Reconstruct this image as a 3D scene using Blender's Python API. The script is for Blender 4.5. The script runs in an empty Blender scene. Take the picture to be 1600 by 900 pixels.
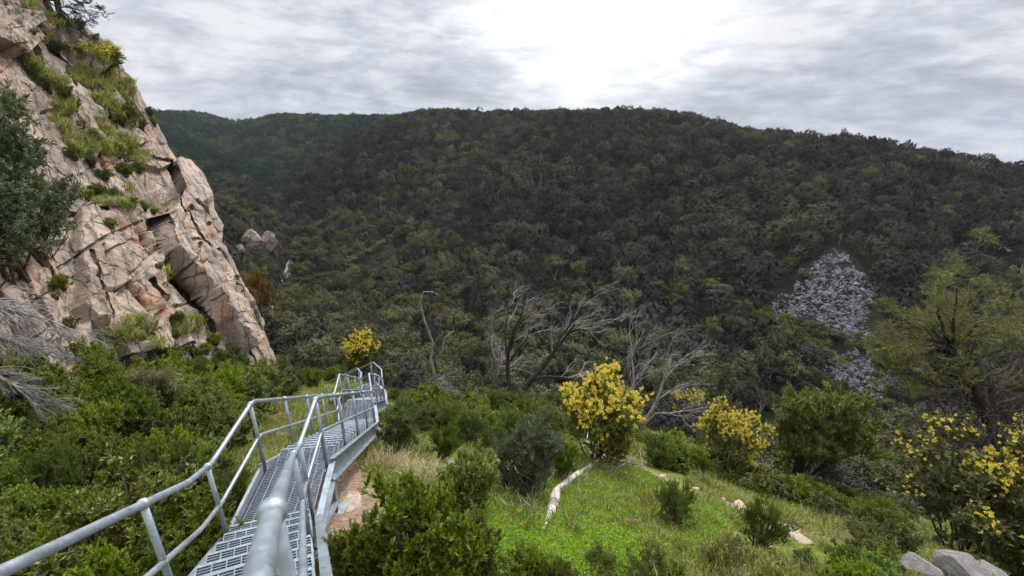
import bpy, math, random
import numpy as np
from math import radians as RAD
SC = bpy.context.scene
COL = SC.collection
PITCH = RAD(20.0); FPX = 711.0                      # 16 mm lens on a 36 mm sensor, in 1600-wide photo pixels
CP, SP = math.cos(PITCH), math.sin(PITCH)

# ------------------------------------------------------------------ surveying: photo pixel + distance -> point of the place
def P(px, py, d):
    xn = (np.asarray(px, float)-800)/FPX; yn = -(np.asarray(py, float)-450)/FPX
    d = np.asarray(d, float)
    return np.stack([d*xn, d*(CP+yn*SP), d*(-SP+yn*CP)], -1)
def proj(p):
    p = np.asarray(p, float)
    f = p[..., 1]*CP-p[..., 2]*SP; u = p[..., 1]*SP+p[..., 2]*CP
    fs = np.where(np.abs(f) < 1e-6, 1e-6, f)
    return 800+FPX*p[..., 0]/fs, 450-FPX*u/fs, f

# ------------------------------------------------------------------ noise
def _hash(ix, iy, iz, seed):
    h = (ix*374761393+iy*668265263+iz*2147483647+seed*1274126177) & 0xffffffff
    h = ((h ^ (h >> 13))*1274126177) & 0xffffffff
    h = ((h ^ (h >> 16))*2246822519) & 0xffffffff
    return ((h ^ (h >> 15)) & 0xffffff)/float(0xffffff)
def vnoise(p, seed=0):
    p = np.asarray(p, float)
    i = np.floor(p).astype(np.int64); f = p-i; f = f*f*(3-2*f)
    r = 0
    for dx in (0, 1):
        wx = f[..., 0] if dx else 1-f[..., 0]
        for dy in (0, 1):
            wy = f[..., 1] if dy else 1-f[..., 1]
            for dz in (0, 1):
                wz = f[..., 2] if dz else 1-f[..., 2]
                r = r+wx*wy*wz*_hash(i[..., 0]+dx, i[..., 1]+dy, i[..., 2]+dz, seed)
    return r*2-1
def fbm(p, oct=4, seed=0, gain=.5):
    p = np.asarray(p, float); a = 1; s = 0; t = 0
    for k in range(oct):
        s = s+a*vnoise(p*2**k+k*17.3, seed+k); t += a; a *= gain
    return s/t
def xyz(x, y, z=0): return np.stack(np.broadcast_arrays(np.asarray(x, float), np.asarray(y, float), np.asarray(z, float)), -1)
def sstep(a, b, x):
    t = np.clip((x-a)/(b-a), 0, 1); return t*t*(3-2*t)
def in_poly(x, y, poly):
    x = np.asarray(x, float); y = np.asarray(y, float); r = np.zeros(np.broadcast(x, y).shape, bool)
    n = len(poly)
    for i in range(n):
        x1, y1 = poly[i]; x2, y2 = poly[(i+1) % n]
        if y1 == y2: continue
        c = ((y1 > y) != (y2 > y)) & (x < (x2-x1)*(y-y1)/(y2-y1)+x1)
        r ^= c
    return r
def seg_dist(x, y, pl):
    best = np.full(np.shape(x), 1e9)
    for (x1, y1), (x2, y2) in zip(pl[:-1], pl[1:]):
        dx, dy = x2-x1, y2-y1
        t = np.clip(((x-x1)*dx+(y-y1)*dy)/(dx*dx+dy*dy+1e-9), 0, 1)
        best = np.minimum(best, np.hypot(x-x1-t*dx, y-y1-t*dy))
    return best
class TPS:
    def __init__(s, pts, val, lam=1e-4):
        s.p = np.asarray(pts, float); n = len(s.p)
        K = s.k(s.p, s.p)+lam*np.eye(n); Q = np.c_[np.ones(n), s.p]
        A = np.zeros((n+3, n+3)); A[:n, :n] = K; A[:n, n:] = Q; A[n:, :n] = Q.T
        s.w = np.linalg.solve(A, np.r_[np.asarray(val, float), 0, 0, 0])
    def k(s, a, b):
        r2 = ((a[:, None, :]-b[None])**2).sum(-1)
        return .5*r2*np.log(r2+1e-12)
    def __call__(s, q):
        q = np.asarray(q, float); sh = q.shape[:-1]; q = q.reshape(-1, 2); out = np.empty(len(q))
        for i in range(0, len(q), 20000):
            c = q[i:i+20000]; out[i:i+20000] = s.k(c, s.p) @ s.w[:-3]+s.w[-3]+c @ s.w[-2:]
        return out.reshape(sh)

# ------------------------------------------------------------------ scene objects
def tag(o, label=None, cat=None, group=None, kind=None):
    if label: o['label'] = label
    if cat: o['category'] = cat
    if group: o['group'] = group
    if kind: o['kind'] = kind
    return o
def np_mesh(name, V, F, mat=None, smooth=True):
    """V (n,3); F: array (m,k) or list of such arrays"""
    me = bpy.data.meshes.new(name)
    V = np.ascontiguousarray(V, dtype=np.float32)
    Fs = [np.asarray(f, np.int32) for f in (F if isinstance(F, list) else [F]) if len(f)]
    me.vertices.add(len(V)); me.vertices.foreach_set('co', V.ravel())
    loops = np.concatenate([f.ravel() for f in Fs]); cnt = np.concatenate([np.full(len(f), f.shape[1], np.int32) for f in Fs])
    me.loops.add(len(loops)); me.loops.foreach_set('vertex_index', loops)
    me.polygons.add(len(cnt)); me.polygons.foreach_set('loop_start', np.r_[0, np.cumsum(cnt)[:-1]].astype(np.int32))
    me.polygons.foreach_set('loop_total', cnt)
    me.polygons.foreach_set('use_smooth', np.full(len(cnt), bool(smooth)))
    me.update(calc_edges=True); me.validate()
    if mat: me.materials.append(mat)
    return me
def obj(name, me, parent=None, loc=(0, 0, 0), link=True):
    o = bpy.data.objects.new(name, me)
    o.location = loc
    if link: COL.objects.link(o)
    if parent is not None: o.parent = parent
    return o
def empty(name, loc=(0, 0, 0), rz=0, sc=1, label=None, cat=None, group=None):
    o = bpy.data.objects.new(name, None); COL.objects.link(o)
    o.location = tuple(float(v) for v in loc); o.rotation_euler = (0, 0, rz)
    o.scale = (sc, sc, sc) if np.isscalar(sc) else sc
    o.empty_display_size = .2
    return tag(o, label, cat, group)

# ------------------------------------------------------------------ mesh buffers
class MB:
    def __init__(s): s.V = []; s.F = {}; s.n = 0
    def add(s, V, F):
        F = np.asarray(F, int); V = np.asarray(V, float).reshape(-1, 3)
        s.F.setdefault(F.shape[1], []).append(F+s.n); s.V.append(V); s.n += len(V); return s
    def mesh(s, name, mat, smooth=True):
        return np_mesh(name, np.concatenate(s.V), [np.concatenate(f) for f in s.F.values()], mat, smooth)
    def box(s, c, ax, ay, az, hx, hy, hz):
        ax, ay, az = (np.asarray(a, float) for a in (ax, ay, az)); c = np.asarray(c, float)
        V = [c+sx*hx*ax+sy*hy*ay+sz*hz*az for sx in (-1, 1) for sy in (-1, 1) for sz in (-1, 1)]
        return s.add(V, [[0, 1, 3, 2], [4, 6, 7, 5], [0, 4, 5, 1], [2, 3, 7, 6], [0, 2, 6, 4], [1, 5, 7, 3]])
    def bar(s, a, b, w, h, up=(0, 0, 1)):
        a = np.asarray(a, float); b = np.asarray(b, float); d = b-a; L = np.linalg.norm(d); d = d/L
        x = np.cross(d, up); x = x/np.linalg.norm(x); z = np.cross(x, d)
        return s.box((a+b)/2, d, x, z, L/2, w/2, h/2)
    def tube(s, pts, rad, n=6, cap=True):
        pts = np.asarray(pts, float); m = len(pts); rad = np.broadcast_to(np.asarray(rad, float), (m,))
        t = np.gradient(pts, axis=0); t /= np.linalg.norm(t, axis=1)[:, None]+1e-12
        ref = np.array([0, 0, 1.]) if abs(t[0, 2]) < .8 else np.array([1., 0, 0])
        rings = []; u = np.cross(t[0], ref); u /= np.linalg.norm(u)
        an = np.arange(n)*2*math.pi/n
        for i in range(m):
            u = u-t[i]*(u @ t[i]); u /= np.linalg.norm(u)+1e-12; v = np.cross(t[i], u)
            rings.append(pts[i]+rad[i]*(np.cos(an)[:, None]*u+np.sin(an)[:, None]*v))
        V = np.concatenate(rings); i0 = np.arange(m-1)[:, None]*n; k = np.arange(n)[None]
        a = i0+k; b = i0+(k+1) % n
        Q = np.stack([a, b, b+n, a+n], -1).reshape(-1, 4)
        base = s.n; s.add(V, Q)
        if cap and n > 2:
            for r, e in ((0, 1), (m-1, 0)):
                idx = list(range(r*n, r*n+n)); idx = idx[::-1] if e else idx
                s.F.setdefault(n, []).append(np.array([idx])+base)
        return s
    def ball(s, c, r, nu=14, nv=9):
        c = np.asarray(c, float); r = np.broadcast_to(np.asarray(r, float), (3,))
        th = np.linspace(.02, math.pi-.02, nv); ph = np.arange(nu)*2*math.pi/nu
        V = np.stack([np.sin(th)[:, None]*np.cos(ph), np.sin(th)[:, None]*np.sin(ph), np.cos(th)[:, None]+0*ph], -1)*r+c
        i = np.arange(nv-1)[:, None]*nu; k = np.arange(nu)[None]; k2 = (k+1) % nu
        return s.add(V.reshape(-1, 3), np.stack([i+k, i+nu+k, i+nu+k2, i+k2], -1).reshape(-1, 4))
def fillet(pts, r=.12, n=5):
    """round the corners of a polyline"""
    pts = [np.asarray(p, float) for p in pts]; out = [pts[0]]
    for a, b, c in zip(pts[:-2], pts[1:-1], pts[2:]):
        u = a-b; v = c-b; lu = np.linalg.norm(u); lv = np.linalg.norm(v)
        q = min(r, lu*.45, lv*.45); p0 = b+u/lu*q; p1 = b+v/lv*q
        for t in np.linspace(0, 1, n): out.append((1-t)**2*p0+2*t*(1-t)*b+t*t*p1)
    return out+[pts[-1]]

# ------------------------------------------------------------------ materials
def lin(c):
    return tuple(((v/255)/12.92 if v/255 <= .04045 else ((v/255+.055)/1.055)**2.4) for v in c)+(1,)
def newmat(name):
    m = bpy.data.materials.new(name); m.use_nodes = True; nt = m.node_tree; nt.nodes.clear()
    out = nt.nodes.new('ShaderNodeOutputMaterial'); return m, nt, out
def N(nt, t, **kw):
    n = nt.nodes.new(t)
    for k, v in kw.items():
        if k in n.inputs: n.inputs[k].default_value = v
        else: setattr(n, k, v)
    return n
def ramp(nt, stops, interp='LINEAR'):
    r = nt.nodes.new('ShaderNodeValToRGB'); e = r.color_ramp; e.interpolation = interp
    while len(e.elements) < len(stops): e.elements.new(.5)
    for el, (p, c) in zip(e.elements, stops): el.position = p; el.color = c
    return r
def noise(nt, vec, scale, detail=4, rough=.55, dist=0):
    n = N(nt, 'ShaderNodeTexNoise'); n.inputs['Scale'].default_value = scale; n.inputs['Detail'].default_value = detail
    n.inputs['Roughness'].default_value = rough; n.inputs['Distortion'].default_value = dist
    if vec is not None: nt.links.new(vec, n.inputs['Vector'])
    return n.outputs['Fac']
def mix(nt, fac, a, b, blend='MIX'):
    n = N(nt, 'ShaderNodeMix', data_type='RGBA', blend_type=blend)
    for s, v in ((n.inputs[0], fac), (n.inputs[6], a), (n.inputs[7], b)):
        if hasattr(v, 'is_linked') or hasattr(v, 'links'): nt.links.new(v, s)
        else: s.default_value = v
    return n.outputs[2]
def math_(nt, op, a, b=0., c=0.):
    n = N(nt, 'ShaderNodeMath', operation=op)
    for s, v in zip(n.inputs, (a, b, c)):
        if hasattr(v, 'links'): nt.links.new(v, s)
        else: s.default_value = v
    return n.outputs[0]
def maprange(nt, v, a, b, c=0., d=1.):
    n = N(nt, 'ShaderNodeMapRange'); n.inputs[1].default_value = a; n.inputs[2].default_value = b
    n.inputs[3].default_value = c; n.inputs[4].default_value = d; nt.links.new(v, n.inputs[0]); return n.outputs[0]
def leaf_mat(name, cols, trans=.3, var=.25, sheen=.05, zone=None, hue=.018):
    """foliage: each leaf its own shade out of COLS, each plant its own tone; ZONE: a second set of tones that takes over in patches of the hillside"""
    m, nt, out = newmat(name)
    g = N(nt, 'ShaderNodeNewGeometry'); oi = N(nt, 'ShaderNodeObjectInfo')
    r = ramp(nt, [(i/max(1, len(cols)-1), lin(c)) for i, c in enumerate(cols)]); nt.links.new(g.outputs['Random Per Island'], r.inputs[0])
    c = r.outputs[0]
    if zone:
        sc, r0, r1, zc = zone
        r2 = ramp(nt, [(i/max(1, len(zc)-1), lin(q)) for i, q in enumerate(zc)]); nt.links.new(g.outputs['Random Per Island'], r2.inputs[0])
        f = maprange(nt, math_(nt, 'ADD', noise(nt, oi.outputs['Location'], sc, 3), math_(nt, 'MULTIPLY', math_(nt, 'SUBTRACT', oi.outputs['Random'], .5), .24)), r0, r1)
        c = mix(nt, f, c, r2.outputs[0])
    hs = N(nt, 'ShaderNodeHueSaturation'); nt.links.new(c, hs.inputs['Color'])
    nt.links.new(maprange(nt, oi.outputs['Random'], 0, 1, 1-var, 1+var), hs.inputs['Value'])
    rr = math_(nt, 'FRACT', math_(nt, 'MULTIPLY', oi.outputs['Random'], 17.31))
    nt.links.new(maprange(nt, rr, 0, 1, .5-hue, .5+hue), hs.inputs['Hue'])
    nt.links.new(maprange(nt, math_(nt, 'FRACT', math_(nt, 'MULTIPLY', oi.outputs['Random'], 71.7)), 0, 1, .84 if hue else 1, 1.08 if hue else 1), hs.inputs['Saturation'])
    d = N(nt, 'ShaderNodeBsdfDiffuse'); t = N(nt, 'ShaderNodeBsdfTranslucent'); nt.links.new(hs.outputs[0], d.inputs[0]); nt.links.new(hs.outputs[0], t.inputs[0])
    mx = N(nt, 'ShaderNodeMixShader'); mx.inputs[0].default_value = trans; nt.links.new(d.outputs[0], mx.inputs[1]); nt.links.new(t.outputs[0], mx.inputs[2])
    s = mx.outputs[0]
    if sheen:
        gl = N(nt, 'ShaderNodeBsdfGlossy'); gl.inputs['Roughness'].default_value = .45; gl.inputs[0].default_value = (.8, .85, .8, 1)
        m2 = N(nt, 'ShaderNodeMixShader'); m2.inputs[0].default_value = sheen; nt.links.new(s, m2.inputs[1]); nt.links.new(gl.outputs[0], m2.inputs[2]); s = m2.outputs[0]
    nt.links.new(s, out.inputs[0]); return m
def bark_mat(name, c1, c2, scale=9, rough=.9):
    m, nt, out = newmat(name); b = N(nt, 'ShaderNodeBsdfPrincipled', Roughness=rough); b.inputs['Specular IOR Level'].default_value = .2
    tc = N(nt, 'ShaderNodeTexCoord'); mp = N(nt, 'ShaderNodeMapping'); mp.inputs['Scale'].default_value = (1, 1, .25); nt.links.new(tc.outputs['Object'], mp.inputs[0])
    f = noise(nt, mp.outputs[0], scale, 6, .65); r = ramp(nt, [(.32, lin(c1)), (.66, lin(c2))]); nt.links.new(f, r.inputs[0])
    oi = N(nt, 'ShaderNodeObjectInfo'); hs = N(nt, 'ShaderNodeHueSaturation'); nt.links.new(r.outputs[0], hs.inputs['Color'])
    nt.links.new(maprange(nt, oi.outputs['Random'], 0, 1, .75, 1.2), hs.inputs['Value'])
    nt.links.new(hs.outputs[0], b.inputs['Base Color'])
    bp = N(nt, 'ShaderNodeBump'); bp.inputs['Strength'].default_value = .5; bp.inputs['Distance'].default_value = .02; nt.links.new(f, bp.inputs['Height']); nt.links.new(bp.outputs[0], b.inputs['Normal'])
    nt.links.new(b.outputs[0], out.inputs[0]); return m
# ------------------------------------------------------------------ terrain
def warp(x, y):
    r = np.hypot(x, y)+1e-9; k = np.log1p(r/12)/r
    return np.stack([x*k, y*k], -1)
_near = [(0, 0, -2.9), (0, -3, -2.2), (0, -12, 3), (-8, -6, 2.2), (8, -6, -2.2), (-2.2, 4.7, -4.85), (-2.9, 2.5, -4.1), (-4, 10, -8.0), (-5, 14.3, -10.3), (-8, 17.5, -12.4),
         (1.07, 5.9, -6.1), (3.1, 13, -10.3), (0, 17, -11.9), (5.3, 16.5, -13.2), (7.3, 13.6, -12.3), (11.5, 16, -15.0), (6.7, 5.1, -6.8), (8.7, 6.7, -8.3), (15, 11.3, -13.4),
         (22, 8, -14), (3, 3, -4.6), (-4.9, 3.7, -4.5), (-7.6, 7.8, -5.9), (-7.9, 5.2, -4.4), (-9.4, 15.8, -10.0), (-6, 11, -8.5), (-10, 3, -2), (-14, 8, -3), (-15, 20, -12),
         (-20, 30, -19), (-30, 10, 6), (-25, -10, 12), (0, -40, 16), (30, -20, -5), (40, 0, -18),
         (5, 30, -22.5), (8, 40, -31.5), (18, 28, -25), (30, 20, -24), (10, 62, -45), (36, 42, -45), (60, 20, -44), (-17.7, 40, -23.5), (-8, 60, -41), (-3, 25, -18.0), (-10, 25, -16)]
_far = [(1365, 575, 73), (1310, 395, 88), (1200, 470, 84), (900, 450, 98), (900, 350, 115), (900, 255, 150), (900, 186, 225), (640, 480, 103), (800, 520, 84), (700, 400, 122), (700, 300, 160), (720, 190, 270),
        (480, 262, 210), (390, 297, 190), (560, 215, 240), (620, 194, 280), (250, 188, 600), (330, 188, 600), (430, 186, 600), (550, 187, 560), (600, 188, 540), (650, 190, 500), (350, 243, 400), (420, 270, 330), (300, 300, 150), (380, 350, 130),
        (330, 240, 330), (300, 420, 75), (390, 395, 108), (400, 460, 88), (450, 525, 68), (440, 440, 138), (540, 400, 150), (600, 340, 165), (480, 330, 190), (450, 380, 160),
        (1100, 300, 130), (1100, 400, 102), (1100, 190, 215), (1300, 222, 195), (1300, 300, 118), (1450, 248, 172), (1450, 320, 112), (1600, 272, 155), (1590, 345, 108), (1500, 410, 93), (1500, 500, 80), (1750, 300, 145), (1750, 420, 92)]
_pts = [p for p in _near]
for px, py, d in _far:
    q = P(px, py, d); _pts.append((q[0], q[1], q[2]-(3.2 if not (1200 <= px <= 1370 and 390 <= py <= 580) else 0)-(2 if d > 300 else 0)))
for px, py, d, dz in ((480, 262, 262, 26), (390, 297, 236, 22), (560, 215, 296, 18), (430, 280, 250, 24), (520, 238, 280, 24)):   # the hollow behind the spur
    q = P(px, py, d); _pts.append((q[0], q[1], q[2]-dz))
for a in range(-60, 61, 15):                         # behind the skylines the land falls away
    for r, z in ((900, -60-1.4*max(0, a)), (1300, -110-2*max(0, a))):
        _pts.append((r*math.sin(RAD(a)), r*math.cos(RAD(a)), z))
for a, r, z in ((15, 420, -8), (0, 470, -6), (30, 330, -22), (42, 300, -34), (60, 300, -55), (50, 480, -80), (-20, 520, -4), (75, 200, -30), (90, 150, -40), (90, 400, -40), (-60, 300, 10), (-75, 120, 12)):
    _pts.append((r*math.sin(RAD(a)), r*math.cos(RAD(a)), z))
for a in range(100, 300, 40):
    for r, z in ((120, 20), (600, 20), (1300, 15)): _pts.append((r*math.sin(RAD(a)), r*math.cos(RAD(a)), z))
_pts = np.array(_pts)
_tps = TPS(warp(_pts[:, 0], _pts[:, 1]), _pts[:, 2], lam=2e-4)
def H(x, y, fine=True):
    x = np.asarray(x, float); y = np.asarray(y, float); r = np.hypot(x, y)
    z = _tps(warp(x, y))
    z = z+fbm(xyz(x/23, y/23), 3, 5)*np.clip((r-14)/60, 0, 1)*2.2
    if fine:
        z = z+fbm(xyz(x/1.6, y/1.6), 4, 9)*.14*np.clip(r/4, .3, 1)+fbm(xyz(x/.35, y/.35), 2, 19)*.025
    return z
def ground(px, py, dmin=2., dmax=900.):
    """where the line of sight through a photo pixel first meets the ground"""
    d = np.geomspace(dmin, dmax, 330); q = P(px, py, d); h = H(q[:, 0], q[:, 1]); below = np.nonzero(q[:, 2] < h)[0]
    if not len(below): return q[-1], dmax
    i = max(1, below[0]); t = (q[i-1, 2]-h[i-1])/((q[i-1, 2]-h[i-1])-(q[i, 2]-h[i])+1e-9)
    p = q[i-1]+(q[i]-q[i-1])*t; p[2] = H(p[0], p[1]); return p, d[i-1]+(d[i]-d[i-1])*t

def build_ground():
    rr = np.r_[0, np.geomspace(.4, 1300, 400)]
    az = np.r_[np.linspace(-62, 62, 460), np.linspace(62, 298, 60)[1:-1]]; az = np.radians(az)
    R, A = np.meshgrid(rr, az, indexing='ij'); X = R*np.sin(A); Y = R*np.cos(A)
    Z = np.zeros_like(X)
    for i in range(0, len(rr), 40): Z[i:i+40] = H(X[i:i+40], Y[i:i+40])
    n, m = X.shape; V = np.stack([X, Y, Z], -1).reshape(-1, 3)
    i = np.arange(n-1)[:, None]*m; k = np.arange(m)[None]; k2 = (k+1) % m
    F = np.stack([i+k, i+k2, i+m+k2, i+m+k], -1).reshape(-1, 4)
    m_, nt, out = newmat('hillside_soil')
    b = N(nt, 'ShaderNodeBsdfPrincipled', Roughness=.95); b.inputs['Specular IOR Level'].default_value = .1
    g = N(nt, 'ShaderNodeNewGeometry'); pos = g.outputs['Position']
    big = noise(nt, pos, .35, 5, .6); mid = noise(nt, pos, 1.6, 6, .6); fin = noise(nt, pos, 14, 5, .7)
    grass = ramp(nt, [(.25, lin((62, 72, 26))), (.5, lin((96, 108, 38))), (.75, lin((128, 132, 62)))]); nt.links.new(fin, grass.inputs[0])
    dirt = ramp(nt, [(.25, lin((92, 74, 58))), (.5, lin((142, 118, 98))), (.8, lin((186, 164, 144)))]); nt.links.new(fin, dirt.inputs[0])
    bare = maprange(nt, math_(nt, 'ADD', math_(nt, 'MULTIPLY', big, .6), math_(nt, 'MULTIPLY', mid, .5)), .60, .68)
    near = mix(nt, bare, grass.outputs[0], dirt.outputs[0])
    # trodden stony strips: beside the stair and along the crest of the spur
    def strip(a, bb, w):
        vm = N(nt, 'ShaderNodeVectorMath', operation='SUBTRACT'); nt.links.new(pos, vm.inputs[0]); vm.inputs[1].default_value = (a[0], a[1], 0)
        L = math.hypot(bb[0]-a[0], bb[1]-a[1]); t = ((bb[0]-a[0])/L, (bb[1]-a[1])/L)
        def dot(v):
            q = N(nt, 'ShaderNodeVectorMath', operation='DOT_PRODUCT'); nt.links.new(vm.outputs[0], q.inputs[0]); q.inputs[1].default_value = (v[0], v[1], 0); return q.outputs['Value']
        al = dot(t); ac = math_(nt, 'ABSOLUTE', dot((-t[1], t[0])))
        e = math_(nt, 'MAXIMUM', math_(nt, 'SUBTRACT', math_(nt, 'ABSOLUTE', math_(nt, 'SUBTRACT', al, L/2)), L/2), 0.)
        dd = math_(nt, 'ADD', math_(nt, 'ADD', ac, e), math_(nt, 'MULTIPLY', math_(nt, 'SUBTRACT', mid, .5), 1.3))
        return maprange(nt, dd, w, w*.45)
    for a, bb, w in STRIPS: near = mix(nt, strip(a, bb, w), near, dirt.outputs[0])
    farc = ramp(nt, [(.3, lin((28, 26, 22))), (.55, lin((38, 36, 27))), (.68, lin((48, 56, 28))), (.82, lin((70, 63, 55)))]); nt.links.new(noise(nt, pos, .06, 6, .65), farc.inputs[0])
    ln = N(nt, 'ShaderNodeVectorMath', operation='LENGTH'); nt.links.new(pos, ln.inputs[0])
    c = mix(nt, maprange(nt, ln.outputs['Value'], 26, 45), near, farc.outputs[0])
    nt.links.new(c, b.inputs['Base Color'])
    bp = N(nt, 'ShaderNodeBump'); bp.inputs['Strength'].default_value = .8; bp.inputs['Distance'].default_value = .06; nt.links.new(fin, bp.inputs['Height']); nt.links.new(bp.outputs[0], b.inputs['Normal'])
    nt.links.new(b.outputs[0], out.inputs[0])
    tag(obj('ground', np_mesh('ground', V, F, m_)), kind='structure')
def _g2(px, py): p, d = ground(px, py); return (p[0], p[1])
STRIPS = [(_g2(520, 690), _g2(542, 838), .62), (_g2(1010, 735), _g2(1310, 850), .38)]
build_ground()
# ------------------------------------------------------------------ the rock cliff on the left
SIL = [(-60, 30), (10, 78), (55, 152), (90, 178), (125, 206), (160, 224), (195, 242), (235, 262), (252, 276), (256, 298), (275, 316), (300, 328), (330, 334), (352, 346), (380, 346), (410, 362), (440, 372), (475, 388), (510, 404), (540, 418), (580, 432), (660, 446)]
SILD = [(-60, 15.5), (55, 18), (125, 19), (245, 20), (300, 19), (380, 18), (440, 17.5), (510, 17), (580, 16.5), (660, 16.5)]
def sil(py): return np.interp(py, [s[0] for s in SIL], [s[1] for s in SIL])
_cd = [(0, 560, 8.0), (0, 400, 9.4), (0, 200, 11.5), (0, 50, 13.4), (-260, 560, 6.2), (-260, 200, 8.5), (-260, -60, 10.5), (0, -60, 14.2), (200, 600, 11), (200, 450, 12.2), (200, 300, 14.8), (150, 150, 16.2), (100, 60, 16.6),
       (300, 590, 13.2), (300, 450, 15.0), (255, 330, 17), (0, 660, 7.5), (-260, 660, 5.6), (200, 660, 10.5), (100, 520, 9.6), (100, 300, 12.6)]
_cd += [(float(np.interp(y, [s[0] for s in SIL], [s[1] for s in SIL])), y, d) for y, d in SILD]
_ct = TPS([(a/100, b/100) for a, b, c in _cd], [c for a, b, c in _cd], lam=1e-3)
def cliff_d(px, py): return _ct(np.stack(np.broadcast_arrays(np.asarray(px, float)/100, np.asarray(py, float)/100), -1))
CRACKS = [([(212, 322), (222, 372), (236, 415), (264, 438), (296, 466), (316, 502), (328, 522)], 5, 1.0), ([(262, 262), (270, 290), (288, 312), (308, 338)], 3.5, .8), ([(308, 338), (330, 318), (340, 312)], 3, .3),
          ([(300, 345), (318, 372), (322, 388)], 3, .35), ([(262, 330), (276, 360), (290, 388), (300, 400)], 3, .35), ([(318, 372), (345, 362)], 2.5, .25), ([(280, 398), (300, 400), (330, 428), (352, 452)], 2.5, .2),
          ([(322, 340), (350, 372)], 2.5, .2), ([(290, 404), (286, 420), (270, 438)], 2.5, .2), ([(330, 420), (356, 470), (368, 520)], 2.5, .25), ([(195, 540), (206, 510), (222, 500), (240, 560)], 6, .5),
          ([(215, 450), (240, 480), (262, 540), (300, 590)], 4, .4), ([(130, 400), (160, 470), (175, 540)], 3, .2), ([(90, 420), (150, 380), (205, 350)], 3, .2), ([(245, 560), (290, 540), (330, 580)], 3, .25),
          ([(362, 500), (392, 560), (400, 590)], 2.5, .2), ([(70, 300), (120, 330), (160, 330)], 4, .3), ([(226, 250), (262, 262)], 4, .4), ([(60, 60), (110, 95), (120, 130)], 4, .4), ([(170, 165), (180, 215), (200, 250)], 4, .35), ([(190, 130), (225, 190)], 3, .3)]
BLOCKS = [([(218, 345), (250, 338), (292, 318), (310, 338), (345, 395), (385, 470), (408, 515), (372, 560), (330, 512), (300, 462), (268, 434), (240, 412)], .85), ([(214, 340), (226, 348), (234, 385), (244, 408), (232, 408), (221, 380)], -.45), ([(302, 482), (316, 494), (326, 518), (320, 526), (308, 505)], -.6), ([(266, 262), (300, 250), (320, 280), (332, 310), (310, 336), (288, 312), (270, 290)], .55),
          ([(120, 330), (165, 318), (212, 330), (226, 380), (238, 440), (246, 500), (232, 555), (180, 560), (120, 480)], .35), ([(204, 255), (236, 212), (262, 240), (266, 262), (240, 270)], .3), ([(125, 75), (152, 62), (168, 95), (150, 120), (128, 100)], .5),
          ([(0, 10), (40, 20), (60, 60), (20, 90), (-40, 60)], .5), ([(60, 20), (120, 40), (140, 75), (95, 70)], .35), ([(196, 500), (225, 495), (240, 560), (215, 590), (190, 560)], .4), ([(0, 560), (70, 570), (75, 620), (0, 640)], .5)]
def lattice(u, v, su, sv, seed, p):
    """broken brickwork: block id, distance to the nearest joint"""
    v2 = v/sv; row = np.floor(v2); off = _hash(row.astype(np.int64), 7, 3, seed); u2 = u/su+off*1.7; cu = np.floor(u2)
    fu = u2-cu; fv = v2-row
    e = np.minimum(np.minimum(fu, 1-fu)*su, np.minimum(fv, 1-fv)*sv)
    h = [_hash(cu.astype(np.int64), row.astype(np.int64), k, seed) for k in (1, 2, 3)]
    return e, h, fu-.5, fv-.5
def unit_b(v): return v/np.linalg.norm(v, axis=-1)[..., None]
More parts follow.
